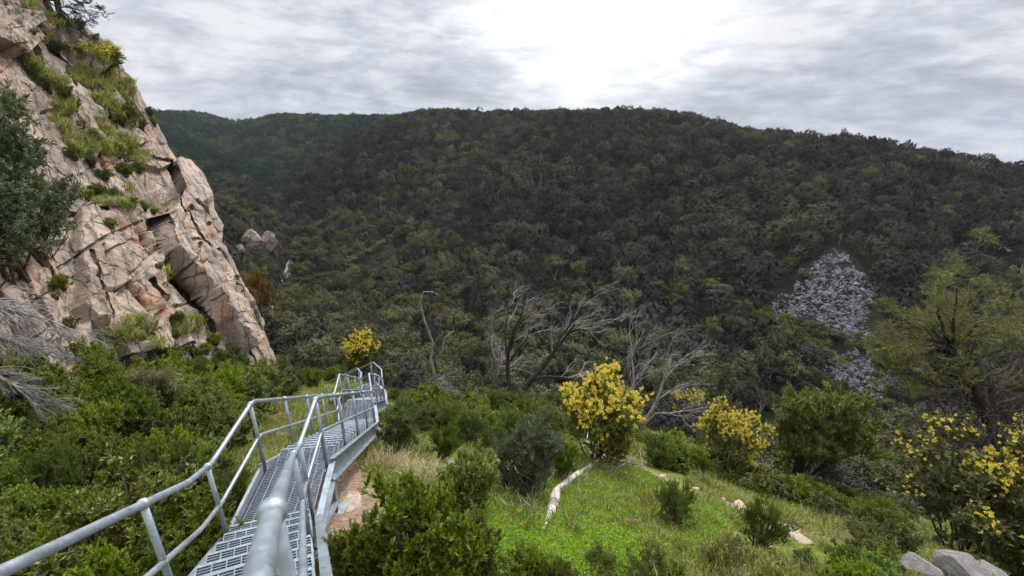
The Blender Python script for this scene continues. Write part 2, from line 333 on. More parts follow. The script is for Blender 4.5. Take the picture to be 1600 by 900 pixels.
def build_cliff():
    ny = 600; pys = np.linspace(-60, 660, ny); nx = 400; t = np.linspace(0, 1, nx)**.8
    s = sil(pys)+fbm(xyz(pys/14, 0), 3, 31)*2.5
    PX = -260+(s[:, None]+260)*t[None]; PY = np.broadcast_to(pys[:, None], PX.shape)
    D = cliff_d(PX, PY); B = P(PX, PY, D)
    gu = np.gradient(B, axis=1); gv = np.gradient(B, axis=0); n = np.cross(gv, gu); n /= np.linalg.norm(n, axis=-1)[..., None]
    w = xyz(PX/60, PY/60); wu = fbm(w, 3, 41); wv = fbm(w+9, 3, 43)
    mx = (PX-250)*16/711; my = (PY-350)*16/711                       # metres on the face
    u = mx*.44+my*.90+wu*.45; v = -mx*.90+my*.44+wv*.35
    e1, h1, a1, b1 = lattice(u, v, 3.1, 1.05, 3, None); e2, h2, a2, b2 = lattice(u+wv*.25, v+wu*.25, 1.25, .62, 5, None)
    few = sstep(-.1, .35, fbm(w*.9+4, 2, 77))
    disp = (h1[0]-.5)*.30+(h1[1]-.5)*a1*.5+(h1[2]-.5)*b1*.55
    disp += ((h2[0]-.5)*.12+(h2[1]-.5)*a2*.13+(h2[2]-.5)*b2*.16)*(.35+.65*few)
    disp -= .10*np.exp(-(e1/.03)**2)*(h1[1] > .25)+.045*np.exp(-(e2/.022)**2)*(h2[1] > .5)
    slot = np.zeros_like(disp)                            # gaps between blocks run straight back into the face
    for poly, dz in BLOCKS:
        qx, qy = PX+wu*3, PY+wv*3; sd = seg_dist(qx, qy, poly+poly[:1]); k = sstep(-1.4, 1.4, np.where(in_poly(qx, qy, poly), sd, -sd))
        if dz > 0: disp += dz*k
        else: slot = np.maximum(slot, -dz*k)
    for pl, wd, dp in CRACKS:
        dd = seg_dist(PX+wu*2, PY+wv*2, pl); slot = np.maximum(slot, dp*sstep(wd*1.0, wd*.5, dd))
    q = B
    disp += fbm(q*.8, 4, 51)*.22+fbm(q*4.5, 4, 53)*.06+np.abs(fbm(q*1.9, 4, 57))*.16
    edge = np.clip((1-t)/.06, 0, 1)[None]
    disp = disp*(.25+.75*edge)
    Pn = B+n*disp[..., None]+unit_b(B)*(slot*(.2+.8*edge))[..., None]
    # round the far side of the buttress and away behind it
    K = 26; last = Pn[:, -1]; hd = P(s, pys, np.ones(ny)); hd[:, 2] = 0; hd /= np.linalg.norm(hd, axis=1)[:, None]; rt = np.stack([hd[:, 1], -hd[:, 0], 0*pys], -1)
    ext = []
    for k in range(1, K+1):
        a = k/K; nn = fbm(xyz(pys/30, a*4), 3, 61)
        ext.append(last+hd*(11*a**1.5)[None] if False else last+hd*(11*a**1.5)+rt*(.12*math.sin(math.pi*min(1, 3*a))-4.5*a*a)+rt*(nn*.3*a)[:, None])
    G = np.concatenate([Pn, np.stack(ext, 1)], 1)
    tops = []
    for k in range(1, 12):
        a = k/11; tops.append(G[0]+np.array([-.5, .8, .28])*(9*a)+fbm(G[0]*.4+k, 3, 71)[:, None]*np.array([0, 0, .5]))
    G = np.concatenate([np.stack(tops[::-1], 0), G], 0)
    a, b = G.shape[:2]; i = np.arange(a-1)[:, None]*b; k = np.arange(b-1)[None]
    F = np.stack([i+k, i+b+k, i+b+k+1, i+k+1], -1).reshape(-1, 4)
    me = np_mesh('rock_cliff', G.reshape(-1, 3), F, ROCK, smooth=True); me.set_sharp_from_angle(angle=RAD(26)); o = obj('rock_cliff', me)
    tag(o, 'tall fractured pinkish rock cliff rising beside the metal stairs', 'cliff')
    return Pn, PX, PY
def unit_(v): return v/np.linalg.norm(v)
def rock_mat(name, cols, stain, lich, scale=1., bump=.05, joints=False):
    m, nt, out = newmat(name); b = N(nt, 'ShaderNodeBsdfPrincipled', Roughness=.85); b.inputs['Specular IOR Level'].default_value = .25
    tc = N(nt, 'ShaderNodeTexCoord'); p = tc.outputs['Object']
    r = ramp(nt, [(.22, lin(cols[0])), (.42, lin(cols[1])), (.6, lin(cols[2])), (.8, lin(cols[3]))]); nt.links.new(noise(nt, p, 1.1*scale, 8, .68, .4), r.inputs[0])
    c = mix(nt, maprange(nt, noise(nt, p, .7*scale, 4, .6, .8), .54, .70), r.outputs[0], lin(stain))
    mp = N(nt, 'ShaderNodeMapping'); mp.inputs['Rotation'].default_value = (.3, .9, .2); mp.inputs['Scale'].default_value = (1, 1, 5); nt.links.new(p, mp.inputs[0])
    st = noise(nt, mp.outputs[0], 1.6*scale, 6, .7)
    c = mix(nt, maprange(nt, st, .5, .72, 0, .75), c, lin(lich))
    spk = noise(nt, p, 26*scale, 4, .8); c = mix(nt, .4, c, mix(nt, spk, (.25, .24, .23, 1), (1, 1, 1, 1)), 'MULTIPLY')
    oi = N(nt, 'ShaderNodeObjectInfo'); hs = N(nt, 'ShaderNodeHueSaturation'); nt.links.new(c, hs.inputs['Color']); nt.links.new(maprange(nt, oi.outputs['Random'], 0, 1, .8, 1.15), hs.inputs['Value'])
    nt.links.new(hs.outputs[0], b.inputs['Base Color'])
    bp = N(nt, 'ShaderNodeBump'); bp.inputs['Strength'].default_value = .9; bp.inputs['Distance'].default_value = bump
    hgt = math_(nt, 'ADD', noise(nt, p, 5*scale, 8, .75), math_(nt, 'MULTIPLY', st, .7))
    if joints:
        # two families of parallel joints: long ones down the dip, short ones across it
        nd = N(nt, 'ShaderNodeTexNoise'); nd.inputs['Scale'].default_value = .8; nd.inputs['Detail'].default_value = 6; nd.inputs['Roughness'].default_value = .6; nt.links.new(p, nd.inputs['Vector'])
        wp = N(nt, 'ShaderNodeVectorMath', operation='MULTIPLY_ADD'); nt.links.new(nd.outputs['Color'], wp.inputs[0]); wp.inputs[1].default_value = (.7, .7, .7); nt.links.new(p, wp.inputs[2])
        def dotp(v):
            q = N(nt, 'ShaderNodeVectorMath', operation='DOT_PRODUCT'); nt.links.new(wp.outputs[0], q.inputs[0]); q.inputs[1].default_value = tuple(v); return q.outputs['Value']
        def line(t, wd):
            f = math_(nt, 'ABSOLUTE', math_(nt, 'SUBTRACT', math_(nt, 'FRACT', t), .5)); return maprange(nt, f, .5-wd, .5, 1, 0)
        ta = math_(nt, 'MULTIPLY', dotp(JA), 1.25); tb = math_(nt, 'MULTIPLY', dotp(JB), .62); tc2 = math_(nt, 'MULTIPLY', dotp(JA), 3.6)
        stag = math_(nt, 'MULTIPLY', math_(nt, 'FLOOR', math_(nt, 'ADD', ta, .0)), .377)
        msk = noise(nt, p, .9, 3); la = math_(nt, 'MAXIMUM', line(ta, .035), maprange(nt, msk, .56, .50)); lb = math_(nt, 'MAXIMUM', line(math_(nt, 'ADD', tb, stag), .022), maprange(nt, noise(nt, p, 1.4, 2), .46, .54))
        lc = math_(nt, 'MAXIMUM', line(tc2, .06), maprange(nt, noise(nt, p, 1.15, 3), .44, .36, 0, 1)); lc = maprange(nt, lc, 0, 1, .5, 1)
        jt = math_(nt, 'MULTIPLY', math_(nt, 'MULTIPLY', la, lb), lc)
        cs = N(nt, 'ShaderNodeCombineXYZ'); nt.links.new(ta, cs.inputs[0]); nt.links.new(math_(nt, 'MULTIPLY', tb, .35), cs.inputs[1]); run = noise(nt, cs.outputs[0], 1.6, 5, .65)
        hs2 = mix(nt, maprange(nt, run, .47, .66, 0, .85), hs.outputs[0], lin((104, 98, 92))); hs2 = mix(nt, maprange(nt, noise(nt, p, .35, 4, .6), .48, .66, 0, .6), hs2, lin((132, 124, 116)))
        c2 = mix(nt, maprange(nt, jt, 0, 1, .75, 0), hs2, lin((84, 66, 52))); nt.links.new(c2, b.inputs['Base Color'])
        hgt = math_(nt, 'ADD', hgt, math_(nt, 'MULTIPLY', jt, 1.1))
    nt.links.new(hgt, bp.inputs['Height']); nt.links.new(bp.outputs[0], b.inputs['Normal'])
    nt.links.new(b.outputs[0], out.inputs[0]); return m
_a = unit_(P(432, 580, 16.5)-P(268, 245, 20)); _n = unit_(np.cross(P(150, 330, 14.6)-P(300, 330, 17), P(300, 450, 15)-P(300, 330, 17))); JA = unit_(np.cross(_a, _n)); JB = unit_(_a*.95+JA*.3)
ROCK = rock_mat('pink_quartzite', [(118, 104, 92), (166, 146, 128), (194, 172, 152), (218, 200, 183)], (186, 124, 74), (116, 108, 102), 1., .07, True)
PALE = rock_mat('pale_stone', [(170, 145, 124), (200, 178, 156), (216, 196, 178), (226, 212, 200)], (190, 150, 116), (150, 138, 126), 3, .02)
GREY = rock_mat('grey_boulder_stone', [(104, 99, 96), (136, 130, 126), (158, 152, 148), (184, 178, 174)], (150, 134, 118), (96, 92, 90), 2, .03)
SCREE = rock_mat('scree_stone', [(74, 68, 73), (108, 101, 107), (136, 128, 134), (168, 160, 165)], (120, 104, 100), (66, 64, 68), .8, .05)
CL, CLX, CLY = build_cliff()
def cliff_pt(px, py):
    iy = int(np.clip(round((py+60)/720*599), 0, 599)); ix = int(np.argmin(np.abs(CLX[iy]-px))); return CL[iy, ix].copy()

# ------------------------------------------------------------------ loose rocks: convex-cut, chipped bodies
def ico(sub):
    import bmesh
    bm = bmesh.new(); bmesh.ops.create_icosphere(bm, subdivisions=sub, radius=1); V = np.array([v.co[:] for v in bm.verts]); F = np.array([[v.index for v in f.verts] for f in bm.faces]); bm.free(); return V, F
def rock_mesh(name, seed, mat, dims=(1, .8, .6), sub=4, cuts=16, rough=.05):
    r = np.random.default_rng(seed); V, F = ico(sub)
    nrm = r.normal(size=(cuts, 3)); nrm /= np.linalg.norm(nrm, axis=1)[:, None]; dst = r.uniform(.62, 1, cuts)
    c = V @ nrm.T; rad = np.min(np.where(c > .15, dst[None]/np.maximum(c, .15), 9), 1); rad = np.minimum(rad, 1.15)
    W = V*rad[:, None]*np.array(dims); W += V*(fbm(W*3+seed, 4, seed)*rough+fbm(W*9+seed, 2, seed+5)*rough*.35)[:, None]
    return np_mesh(name, W, F, mat, smooth=False)
# ------------------------------------------------------------------ galvanised steel stair with landings
def steel(name, col, rough, sc=5):
    m, nt, out = newmat(name); b = N(nt, 'ShaderNodeBsdfPrincipled', Metallic=.55); b.inputs['Specular IOR Level'].default_value = .5
    tc = N(nt, 'ShaderNodeTexCoord'); v = N(nt, 'ShaderNodeTexVoronoi'); v.inputs['Scale'].default_value = sc*9; nt.links.new(tc.outputs['Object'], v.inputs['Vector'])
    f = noise(nt, tc.outputs['Object'], sc, 5, .6)
    s = math_(nt, 'ADD', math_(nt, 'MULTIPLY', v.outputs['Color'], .25), math_(nt, 'MULTIPLY', f, .75))
    r = ramp(nt, [(.25, lin([c*.80 for c in col])), (.75, lin([min(255, c*1.08) for c in col]))]); nt.links.new(s, r.inputs[0])
    nt.links.new(r.outputs[0], b.inputs['Base Color']); nt.links.new(maprange(nt, s, .2, .8, rough-.08, rough+.14), b.inputs['Roughness'])
    nt.links.new(b.outputs[0], out.inputs[0]); return m
GALV = steel('galvanised_steel', (160, 168, 176), .42); GALV2 = steel('galvanised_grating', (146, 154, 162), .5)
A3 = lambda *p: np.array(p, float)
RR = [A3(.2, -.6, -.62), A3(-.36, .45, -.62), A3(-.58, .85, -.886), A3(-1.73, 2.93, -2.47), A3(-2.13, 3.72, -3.05), A3(-2.31, 4.6, -3.05), A3(-3.4, 9.48, -6.1), A3(-3.7, 10.3, -6.1), A3(-4.57, 13.95, -8.43), A3(-4.74, 14.5, -8.43), A3(-5.2, 15.05, -8.43), A3(-7.2, 17.0, -10.2)]
LL = [A3(-.95, -.6, -.62), A3(-1.2, -.02, -.62), A3(-1.44, .5, -.99), A3(-2.52, 2.8, -2.63), A3(-2.86, 3.5, -3.05), A3(-3.02, 4.52, -3.05), A3(-4.25, 9.35, -6.1), A3(-4.45, 10.26, -6.1), A3(-5.32, 13.9, -8.43), A3(-5.4, 14.27, -8.43), A3(-5.66, 14.62, -8.43), A3(-7.75, 16.4, -10.2)]
RAILH = .95
stair = empty('metal_staircase', (-.4, .2, -1.57), label='galvanised metal staircase with pipe handrails and grating treads winding down the slope', cat='staircase')
def sp(name, mb_or_me, mat=None, parent=None, smooth=True):
    me = mb_or_me.mesh(name, mat or GALV, smooth) if isinstance(mb_or_me, MB) else mb_or_me
    o = obj(name, me, parent or stair)
    if parent is None: o.location = tuple(-v for v in stair.location)
    return o
dn = A3(0, 0, 1)
Lp = [p-dn*RAILH for p in LL]; Rp = [p-dn*RAILH for p in RR]
# handrails: top and mid pipes, posts with ball joints
def polyline_at(pl, s):
    seg = np.r_[0, np.cumsum([np.linalg.norm((b-a)[:2]) for a, b in zip(pl[:-1], pl[1:])])]
    return A3(*[np.interp(s, seg, [p[k] for p in pl]) for k in range(3)]), seg
for side, pl, balls in (('r', RR, [2, 3, 4.03, 5]), ('l', LL, None)):
    top = fillet(pl, .10, 5); rail = sp('handrail', MB().tube(top, .0242, 14))
    mid = fillet([p-dn*.47 for p in pl], .10, 5); sp('mid_rail', MB().tube(mid, .0195, 12))
    _, seg = polyline_at(pl, 0)
    if side == 'r': ss = [seg[1]-.6, seg[2], seg[3], seg[4]+.05, seg[5]-.04] + list(np.linspace(seg[5]+1.2, seg[6]-.1, 4)) + [seg[7]-.05] + list(np.linspace(seg[7]+1.2, seg[8]-.1, 3)) + [seg[9], seg[10]+.2, seg[10]+1.3, seg[11]-.1]
    else:
        b1 = np.interp(2.1, [p[1] for p in LL], seg); b2 = np.interp(3.36, [p[1] for p in LL], seg)
        ss = [seg[1]-.4, seg[1]+.5, b1, b2, seg[5]-.06] + list(np.linspace(seg[5]+1.2, seg[6]-.1, 4)) + [seg[7]-.05] + list(np.linspace(seg[7]+1.2, seg[8]-.1, 3)) + [seg[9], seg[10]+.9, seg[11]-.1]
    for s in ss:
        p, _ = polyline_at(pl, s)
        post = sp('post', MB().tube([p, p-dn*(RAILH+.10)], .0215, 12))
        jb = MB().ball(p, .036); sp('ball_joint', jb, parent=post, smooth=True)
        jb = MB().ball(p-dn*.47, .031); sp('ball_joint', jb, parent=post, smooth=True)
        fl = MB().box(p-dn*(RAILH+.09), (1, 0, 0), (0, 1, 0), (0, 0, 1), .05, .035, .006); sp('foot_plate', fl, parent=post, smooth=False)
def channel(mb, a, b, h, out):
    """C-channel beam with its top edge from a to b; flanges turned to OUT"""
    a = np.asarray(a, float); b = np.asarray(b, float); d = (b-a)/np.linalg.norm(b-a); up = np.cross(np.cross(d, dn), d); up /= np.linalg.norm(up); o = np.cross(d, up); o /= np.linalg.norm(o)
    if o @ out < 0: o = -o
    L = np.linalg.norm(b-a)/2; c = (a+b)/2
    mb.box(c-up*h/2, d, o, up, L, .005, h/2); mb.box(c-up*.006+o*.036, d, o, up, L, .031, .006); mb.box(c-up*(h-.006)+o*.036, d, o, up, L, .031, .006)
def grating(c0, c1, c2, c3, thick=.03, pitch=.027, rod=.1, nose=True):
    """bar grating over the quad c0 c1 (front, left to right) c2 c3 (back, right to left)"""
    mb = MB(); c0, c1, c2, c3 = (np.asarray(c, float) for c in (c0, c1, c2, c3))
    W = np.linalg.norm(c1-c0); D = np.linalg.norm(c3-c0)
    n = max(2, int(round(D/pitch))); m = max(2, int(round(W/rod)))
    for i in range(n+1):
        t = i/n; a = c0+(c3-c0)*t; b = c1+(c2-c1)*t
        mb.bar(a-dn*thick/2, b-dn*thick/2, .0062, thick)
    for j in range(m+1):
        t = j/m; a = c0+(c1-c0)*t; b = c3+(c2-c3)*t
        mb.bar(a-dn*.005, b-dn*.005, .008 if 0 < j < m else .006, .007 if 0 < j < m else thick)
    if nose:
        mb.bar(c3+(c2-c3)*0-dn*.02+(c3-c0)/D*.012, c2-dn*.02+(c2-c1)/D*.012, .022, .036)
    return mb
flights = [(1, 1, 4, 4, 14), (5, 5, 6, 6, 17), (7, 7, 8, 8, 13), (10, 10, 11, 11, 10)]
for li, ri, lj, rj, n in flights:
    la, lb, ra, rb = Lp[li], Lp[lj], Rp[ri], Rp[rj]
    if li == 1: la = LL[1]-dn*RAILH; ra = RR[1]-dn*RAILH
    for a, b, o_ in ((la, lb, -1), (ra, rb, 1)):
        mb = MB(); out = np.cross((b-a), dn)*1.0
        off = (rb-lb)/np.linalg.norm(rb-lb)*o_*.03
        channel(mb, a+off+dn*.06, b+off+dn*.06, .27 if o_ > 0 else .25, (rb-lb)*o_); sp('stringer', mb, smooth=False)
    for k in range(1, n):
        t0 = (k-.12)/n; t1 = (k+1.02)/n
        # a level tread: its height is that of the flight at t=k/n
        def at(a, b, t, z): p = a+(b-a)*t; return A3(p[0], p[1], z)
        z = (la+(lb-la)*(k/n))[2]*.5+(ra+(rb-ra)*(k/n))[2]*.5-.03
        ins = lambda p, q: p+(q-p)/np.linalg.norm(q-p)*.012
        f0, f1, b1, b0 = at(la, lb, t0, z), at(ra, rb, t0, z), at(ra, rb, t1, z), at(la, lb, t1, z)
        sp('tread', grating(ins(f0, f1), ins(f1, f0), ins(b1, b0), ins(b0, b1)), GALV2, smooth=False)
landings = [(0, 0, 1, 1), (4, 4, 5, 5), (6, 6, 7, 7), (8, 8, 9, 9), (9, 9, 10, 10)]
for li, ri, lj, rj in landings:
    a, b, c, d = Lp[li], Rp[ri], Rp[rj], Lp[lj]
    e = lambda p, q: p+(q-p)/np.linalg.norm(q-p)*.02
    lp = sp('landing', grating(e(a, b), e(b, a), e(c, d), e(d, c), nose=False), GALV2, smooth=False)
    for p, q, o_ in ((a, d, -1), (b, c, 1)):
        mb = MB(); off = (c-d)/np.linalg.norm(c-d)*o_*.03
        channel(mb, p+off+dn*.012, q+off+dn*.012, .2, (c-d)*o_); sp('edge_beam', mb, parent=lp, smooth=False).location = (0, 0, 0)
    mb = MB(); off = -(c-d)/np.linalg.norm(c-d)*.005
    mb.bar(a+off+dn*.06, d+off+dn*.06, .006, .11); sp('kick_plate', mb, parent=lp, smooth=False)
def support(p, q):
    """a pair of legs with a brace under the edge from p to q"""
    mb = MB(); g = []
    for w in (p, q):
        gz = float(H(w[0], w[1])); mb.bar(w-dn*.15, A3(w[0], w[1], gz-.05), .07, .05, up=(1, 0, 0)); mb.box(A3(w[0], w[1], gz+.02), (1, 0, 0), (0, 1, 0), dn, .1, .1, .012); g.append(A3(w[0], w[1], gz+.16))
    mb.bar(g[0], g[1], .05, .05)
    sp('support_frame', mb, smooth=False)
for k in ((4, 5), (6, 7), (8, 9)):
    for PL, o_ in ((Lp, -1), (Rp, 1)):
        i, j = k; w = (Rp[i]-Lp[i])/np.linalg.norm(Rp[i]-Lp[i])*o_*.05
        support(PL[i]*.9+PL[j]*.1+w, PL[i]*.1+PL[j]*.9+w)
support(Lp[1]+A3(0, -.1, 0), Lp[0]+A3(0, .2, 0)); support(Rp[1]+A3(0, -.1, 0), Rp[0]+A3(0, .2, 0))
# ------------------------------------------------------------------ plant building
LEAF = {
 'hop': leaf_mat('hop_bush_leaf', [(72, 92, 20), (104, 122, 26), (140, 154, 40), (110, 128, 30), (182, 182, 76)], .5, .32),
 'fine': leaf_mat('fine_green_leaf', [(68, 84, 24), (98, 114, 32), (126, 138, 46)], .4),
 'dark': leaf_mat('dark_green_leaf', [(58, 68, 20), (82, 92, 26), (106, 112, 36), (136, 140, 66)], .4, .32),
 'grey': leaf_mat('grey_green_leaf', [(66, 76, 48), (90, 98, 64), (120, 124, 86)], .3),
 'pale': leaf_mat('silver_leaf', [(78, 88, 56), (106, 114, 78), (138, 142, 108), (90, 98, 60)], .3),
 'olive': leaf_mat('olive_leaf', [(88, 94, 24), (116, 118, 34), (146, 144, 50)], .45),
 'gold': leaf_mat('golden_leaf', [(104, 92, 24), (134, 112, 30), (92, 92, 30)], .35),
 'wattle': leaf_mat('wattle_leaf', [(74, 84, 34), (102, 108, 46), (132, 134, 66), (112, 104, 50)], .3),
 'heath': leaf_mat('heath_leaf', [(86, 100, 34), (112, 122, 46), (132, 112, 62), (96, 106, 38)], .3),
 'bloom': leaf_mat('wattle_blossom', [(208, 184, 48), (230, 208, 76), (242, 226, 120), (188, 166, 50)], .35, .08, 0, None, 0.),
 'sheoak': leaf_mat('sheoak_needle', [(62, 58, 55), (78, 74, 68), (99, 93, 83)], .08, .38, 0, (.021, .51, .72, [(76, 76, 58), (95, 93, 70), (115, 111, 84)])),
 'gum': leaf_mat('gum_leaf', [(80, 86, 58), (102, 106, 72), (126, 126, 90)], .15, .34, .0, (.03, .46, .62, [(84, 86, 55), (102, 101, 66), (122, 119, 80)])),
 'bluegum': leaf_mat('blue_green_leaf', [(44, 58, 46), (58, 72, 56), (74, 88, 68)], .2, .3, 0, (.012, .50, .60, [(74, 84, 46), (88, 98, 54), (104, 110, 64)])),
 'needle': leaf_mat('hanging_needle', [(80, 86, 34), (104, 108, 44), (132, 130, 58), (100, 88, 46)], .3),
 'rust': leaf_mat('rusty_needle', [(112, 84, 30), (138, 100, 36), (96, 84, 34)], .3),
 'pine': leaf_mat('pine_needle', [(36, 48, 32), (48, 62, 40), (62, 76, 48)], .2),
 'straw': leaf_mat('straw', [(176, 158, 118), (206, 188, 148), (150, 132, 96)], .3, .1, 0),
 'blade': leaf_mat('grass_blade', [(90, 108, 28), (118, 134, 38), (148, 158, 58), (170, 166, 88)], .35, .25, .02),
 'clover': leaf_mat('clover_leaf', [(96, 124, 30), (122, 152, 40), (150, 174, 60)], .42, .2, .0),
}
TWIG = bark_mat('brown_twig', (72, 58, 46), (112, 92, 74)); DARKBARK = bark_mat('charred_bark', (34, 30, 28), (74, 66, 60)); DEADW = bark_mat('weathered_dead_wood', (90, 84, 81), (160, 152, 147)); PALEB = bark_mat('pale_gum_bark', (120, 114, 104), (178, 172, 162), 5)
DEADD = bark_mat('dark_dead_wood', (56, 48, 45), (110, 98, 92)); BLEACH = bark_mat('bleached_log_wood', (160, 148, 138), (214, 204, 194), 7)
def rball(r, n):
    v = r.normal(size=(n, 3)); v /= np.linalg.norm(v, axis=1)[:, None]; return v
def unit(v): return v/(np.linalg.norm(v, axis=-1)[..., None]+1e-9)
def leaves(C, A, r, ll, lw, jit=.35):
    """one small folded blade per point: base C, direction A"""
    n = len(C); L = (ll*r.uniform(1-jit, 1+jit, n))[:, None]; W = unit(np.cross(A, r.normal(size=(n, 3))))*(lw*r.uniform(1-jit, 1+jit, n)*.5)[:, None]
    dr = np.cross(A, W); dr = unit(dr)*L*.10
    V = np.stack([C, C+A*L*.5+W, C+A*L+dr, C+A*L*.5-W], 1).reshape(-1, 3)
    return V, np.arange(4*n).reshape(-1, 4)
def clump_centres(r, n, dims, zc, low=-.35, fill=(.6, 1.), lump=.3, seed=0):
    out = []
    while len(out) < n:
        v = rball(r, 1)[0]
        if v[2] < low: continue
        k = r.uniform(*fill)*(1-lump*.5+lump*float(fbm(v*1.9+seed*3.1, 2, seed+3)))
        c = v*k*np.array(dims); c[2] += zc
        if c[2] > .04*dims[2]: out.append(c)
    return np.array(out)
def foliage(r, cen, zc, rad, ntw, nlf, ll, lw, up=.4, outw=.8, rnd=.6, spread=.8, droop=0, shell=False):
    """twigs fan out of every clump; leaves sit along the twigs"""
    m = len(cen); o = unit(cen-np.array([0, 0, zc*.5])); o[:, 2] += up; o = unit(o)
    T = unit(np.repeat(o, ntw, 0)*outw+r.normal(size=(m*ntw, 3))*spread*.6); S = np.repeat(cen, ntw, 0)-T*rad*.55+r.normal(size=(m*ntw, 3))*rad*.3
    TL = rad*r.uniform(.8, 1.9, m*ntw)
    t = r.uniform(.05, 1, (m*ntw, nlf)); Pp = S[:, None]+T[:, None]*(TL[:, None]*t)[..., None]; Pp[..., 2] -= droop*(t**2)*rad
    A = unit(np.repeat(T[:, None], nlf, 1)*.7+r.normal(size=(m*ntw, nlf, 3))*rnd*.6+np.array([0, 0, up*.3-droop*.6]))
    if shell:                                            # leaf sprays lie over the crown like shingles
        q = Pp.reshape(-1, 3); oo = unit(unit(q-np.repeat(np.repeat(cen, ntw, 0), nlf, 0)*.75-np.array([0, 0, zc*.25]))+r.normal(size=q.shape)*.42); A = unit(np.cross(oo, r.normal(size=q.shape))); n = len(q)
        L = (ll*r.uniform(.65, 1.35, n))[:, None]; W = np.cross(oo, A)*(lw*r.uniform(.65, 1.35, n)*.5)[:, None]
        V = np.stack([q-A*L*.5, q+W, q+A*L*.5, q-W], 1).reshape(-1, 3); return V, np.arange(4*n).reshape(-1, 4), S, S+T*TL[:, None]
    V, F = leaves(Pp.reshape(-1, 3), A.reshape(-1, 3), r, ll, lw)
    return V, F, S, S+T*TL[:, None]
def stems(r, cen, r0, n=None, base=.05, sides=5, wob=.06, sub=None):
    mb = MB(); idx = range(len(cen)) if n is None else r.choice(len(cen), min(n, len(cen)), replace=False)
    for i in idx:
        c = cen[i]; b = np.array([r.normal()*base, r.normal()*base, -.03]); m = b*.5+c*.5; m[:2] *= .7; m += r.normal(size=3)*wob
        t = np.linspace(0, 1, 6)[:, None]; q = (1-t)**2*b+2*t*(1-t)*m+t*t*c
        mb.tube(q, np.linspace(r0, r0*.25, 6), sides, cap=False)
    if sub is not None:
        for a, b in zip(*sub): mb.tube([a, (a+b)/2+r.normal(size=3)*.01, b], [r0*.25, r0*.18, r0*.06], 3, cap=False)
    return mb
PROTO = {}
def shrub_proto(key, var, seed, dims, zc, ncl, rad, ntw, nlf, ll, lw, mat, stem_mat=None, r0=.012, bloom=0, nst=None, twigs=True, blr=.06, **kw):
    r = np.random.default_rng(seed); low = kw.pop('low', -.5); fill = kw.pop('fill', (.45, 1.)); lump = kw.pop('lump', .45); base = kw.pop('base', .05)
    cen = clump_centres(r, ncl, dims, zc, low, fill, lump, seed)
    V, F, S, E = foliage(r, cen, zc, rad, ntw, nlf, ll, lw, **kw)
    k = V[:, 2] > -.02
    fm = np_mesh('foliage', V, F, LEAF[mat], False)
    pick = r.choice(len(S), min(len(S), 90), replace=False) if twigs else []
    sm = stems(r, cen[cen[:, 2] > .42] if key.startswith('wattle') else cen, r0, nst, base, 5, .05, (S[pick], E[pick]) if twigs else None).mesh('stem', stem_mat or TWIG)
    bm = None
    if bloom:
        h = cen[:, 2]+.25*np.abs(cen[:, 0]); sel = np.argsort(-(h+r.normal(size=len(h))*.09))[:int(len(cen)*bloom)]
        C = []
        for i in sel:
            o = unit(cen[i]-np.array([0, 0, zc*.6])); n = int(r.integers(10, 22))
            for q in range(n):
                p = cen[i]+o*rad*r.uniform(.5, 1.5)+r.normal(size=3)*rad*.5; C.append(p+rball(r, 26)*blr*.45*r.uniform(.5, 1.3)*r.uniform(.4, 1, (26, 1)))
        C = np.concatenate(C); V2, F2 = leaves(C, rball(r, len(C)), r, blr*.42, blr*.36); bm = np_mesh('blossom', V2, F2, LEAF['bloom'], False)
    PROTO.setdefault(key, []).append((fm, sm, bm))
for i in range(4): shrub_proto('hop', i, 10+i, (.48, .48, .5), .44, 120, .078, 7, 46, .032, .0115, 'hop', up=.8, spread=.9, low=-.75)
for i in range(3): shrub_proto('fine', i, 20+i, (.44, .44, .5), .42, 80, .09, 6, 40, .045, .006, 'fine', up=1.0, spread=.7, rnd=.4)
for i in range(3): shrub_proto('dark', i, 30+i, (.5, .5, .5), .43, 80, .09, 5, 44, .038, .015, 'dark', up=.5, spread=1.1, low=-.75)
for i in range(2): shrub_proto('grey', i, 40+i, (.44, .44, .5), .45, 80, .09, 6, 36, .05, .008, 'grey', up=.8, spread=.9)
for i in range(2): shrub_proto('heath', i, 50+i, (.5, .5, .42), .3, 46, .08, 4, 26, .04, .012, 'heath', up=1.3, spread=.8)
for i in range(2): shrub_proto('wattle', i, 60+i, (.47, .47, .46), .50, 120, .075, 6, 26, .040, .012, 'wattle', DARKBARK, .010, .44, 12, up=.2, low=-.7, fill=(.45, 1.), blr=.032)
shrub_proto('wattle_olive', 0, 66, (.49, .49, .46), .52, 150, .07, 7, 28, .034, .0125, 'wattle', DARKBARK, .010, .30, 10, up=.2, low=-.75, fill=(.4, 1.), blr=.019)
shrub_proto('olive', 0, 70, (.5, .46, .46), .50, 110, .085, 6, 44, .04, .012, 'olive', DARKBARK, .016, nst=26, up=.9, spread=.6, low=-.8, lump=.9, fill=(.55, 1.))
shrub_proto('gold', 0, 72, (.46, .46, .5), .48, 70, .09, 6, 40, .045, .012, 'gold', DARKBARK, .014, nst=20, up=.8, low=-.7)
shrub_proto('rust', 0, 73, (.46, .46, .5), .48, 70, .09, 6, 40, .045, .012, 'rust', DARKBARK, .014, nst=20, up=.4, low=-.7)
shrub_proto('pale', 0, 75, (.5, .5, .5), .48, 190, .07, 7, 36, .026, .008, 'pale', TWIG, .008, nst=18, up=.3, spread=1.2, low=-.8)
for i in range(2): shrub_proto('needle', i, 77+i, (.5, .5, .40), .58, 60, .11, 7, 34, .06, .005, 'needle', DARKBARK, .016, up=-.2, spread=1.0, low=-.2, droop=.8)
cnt = {}
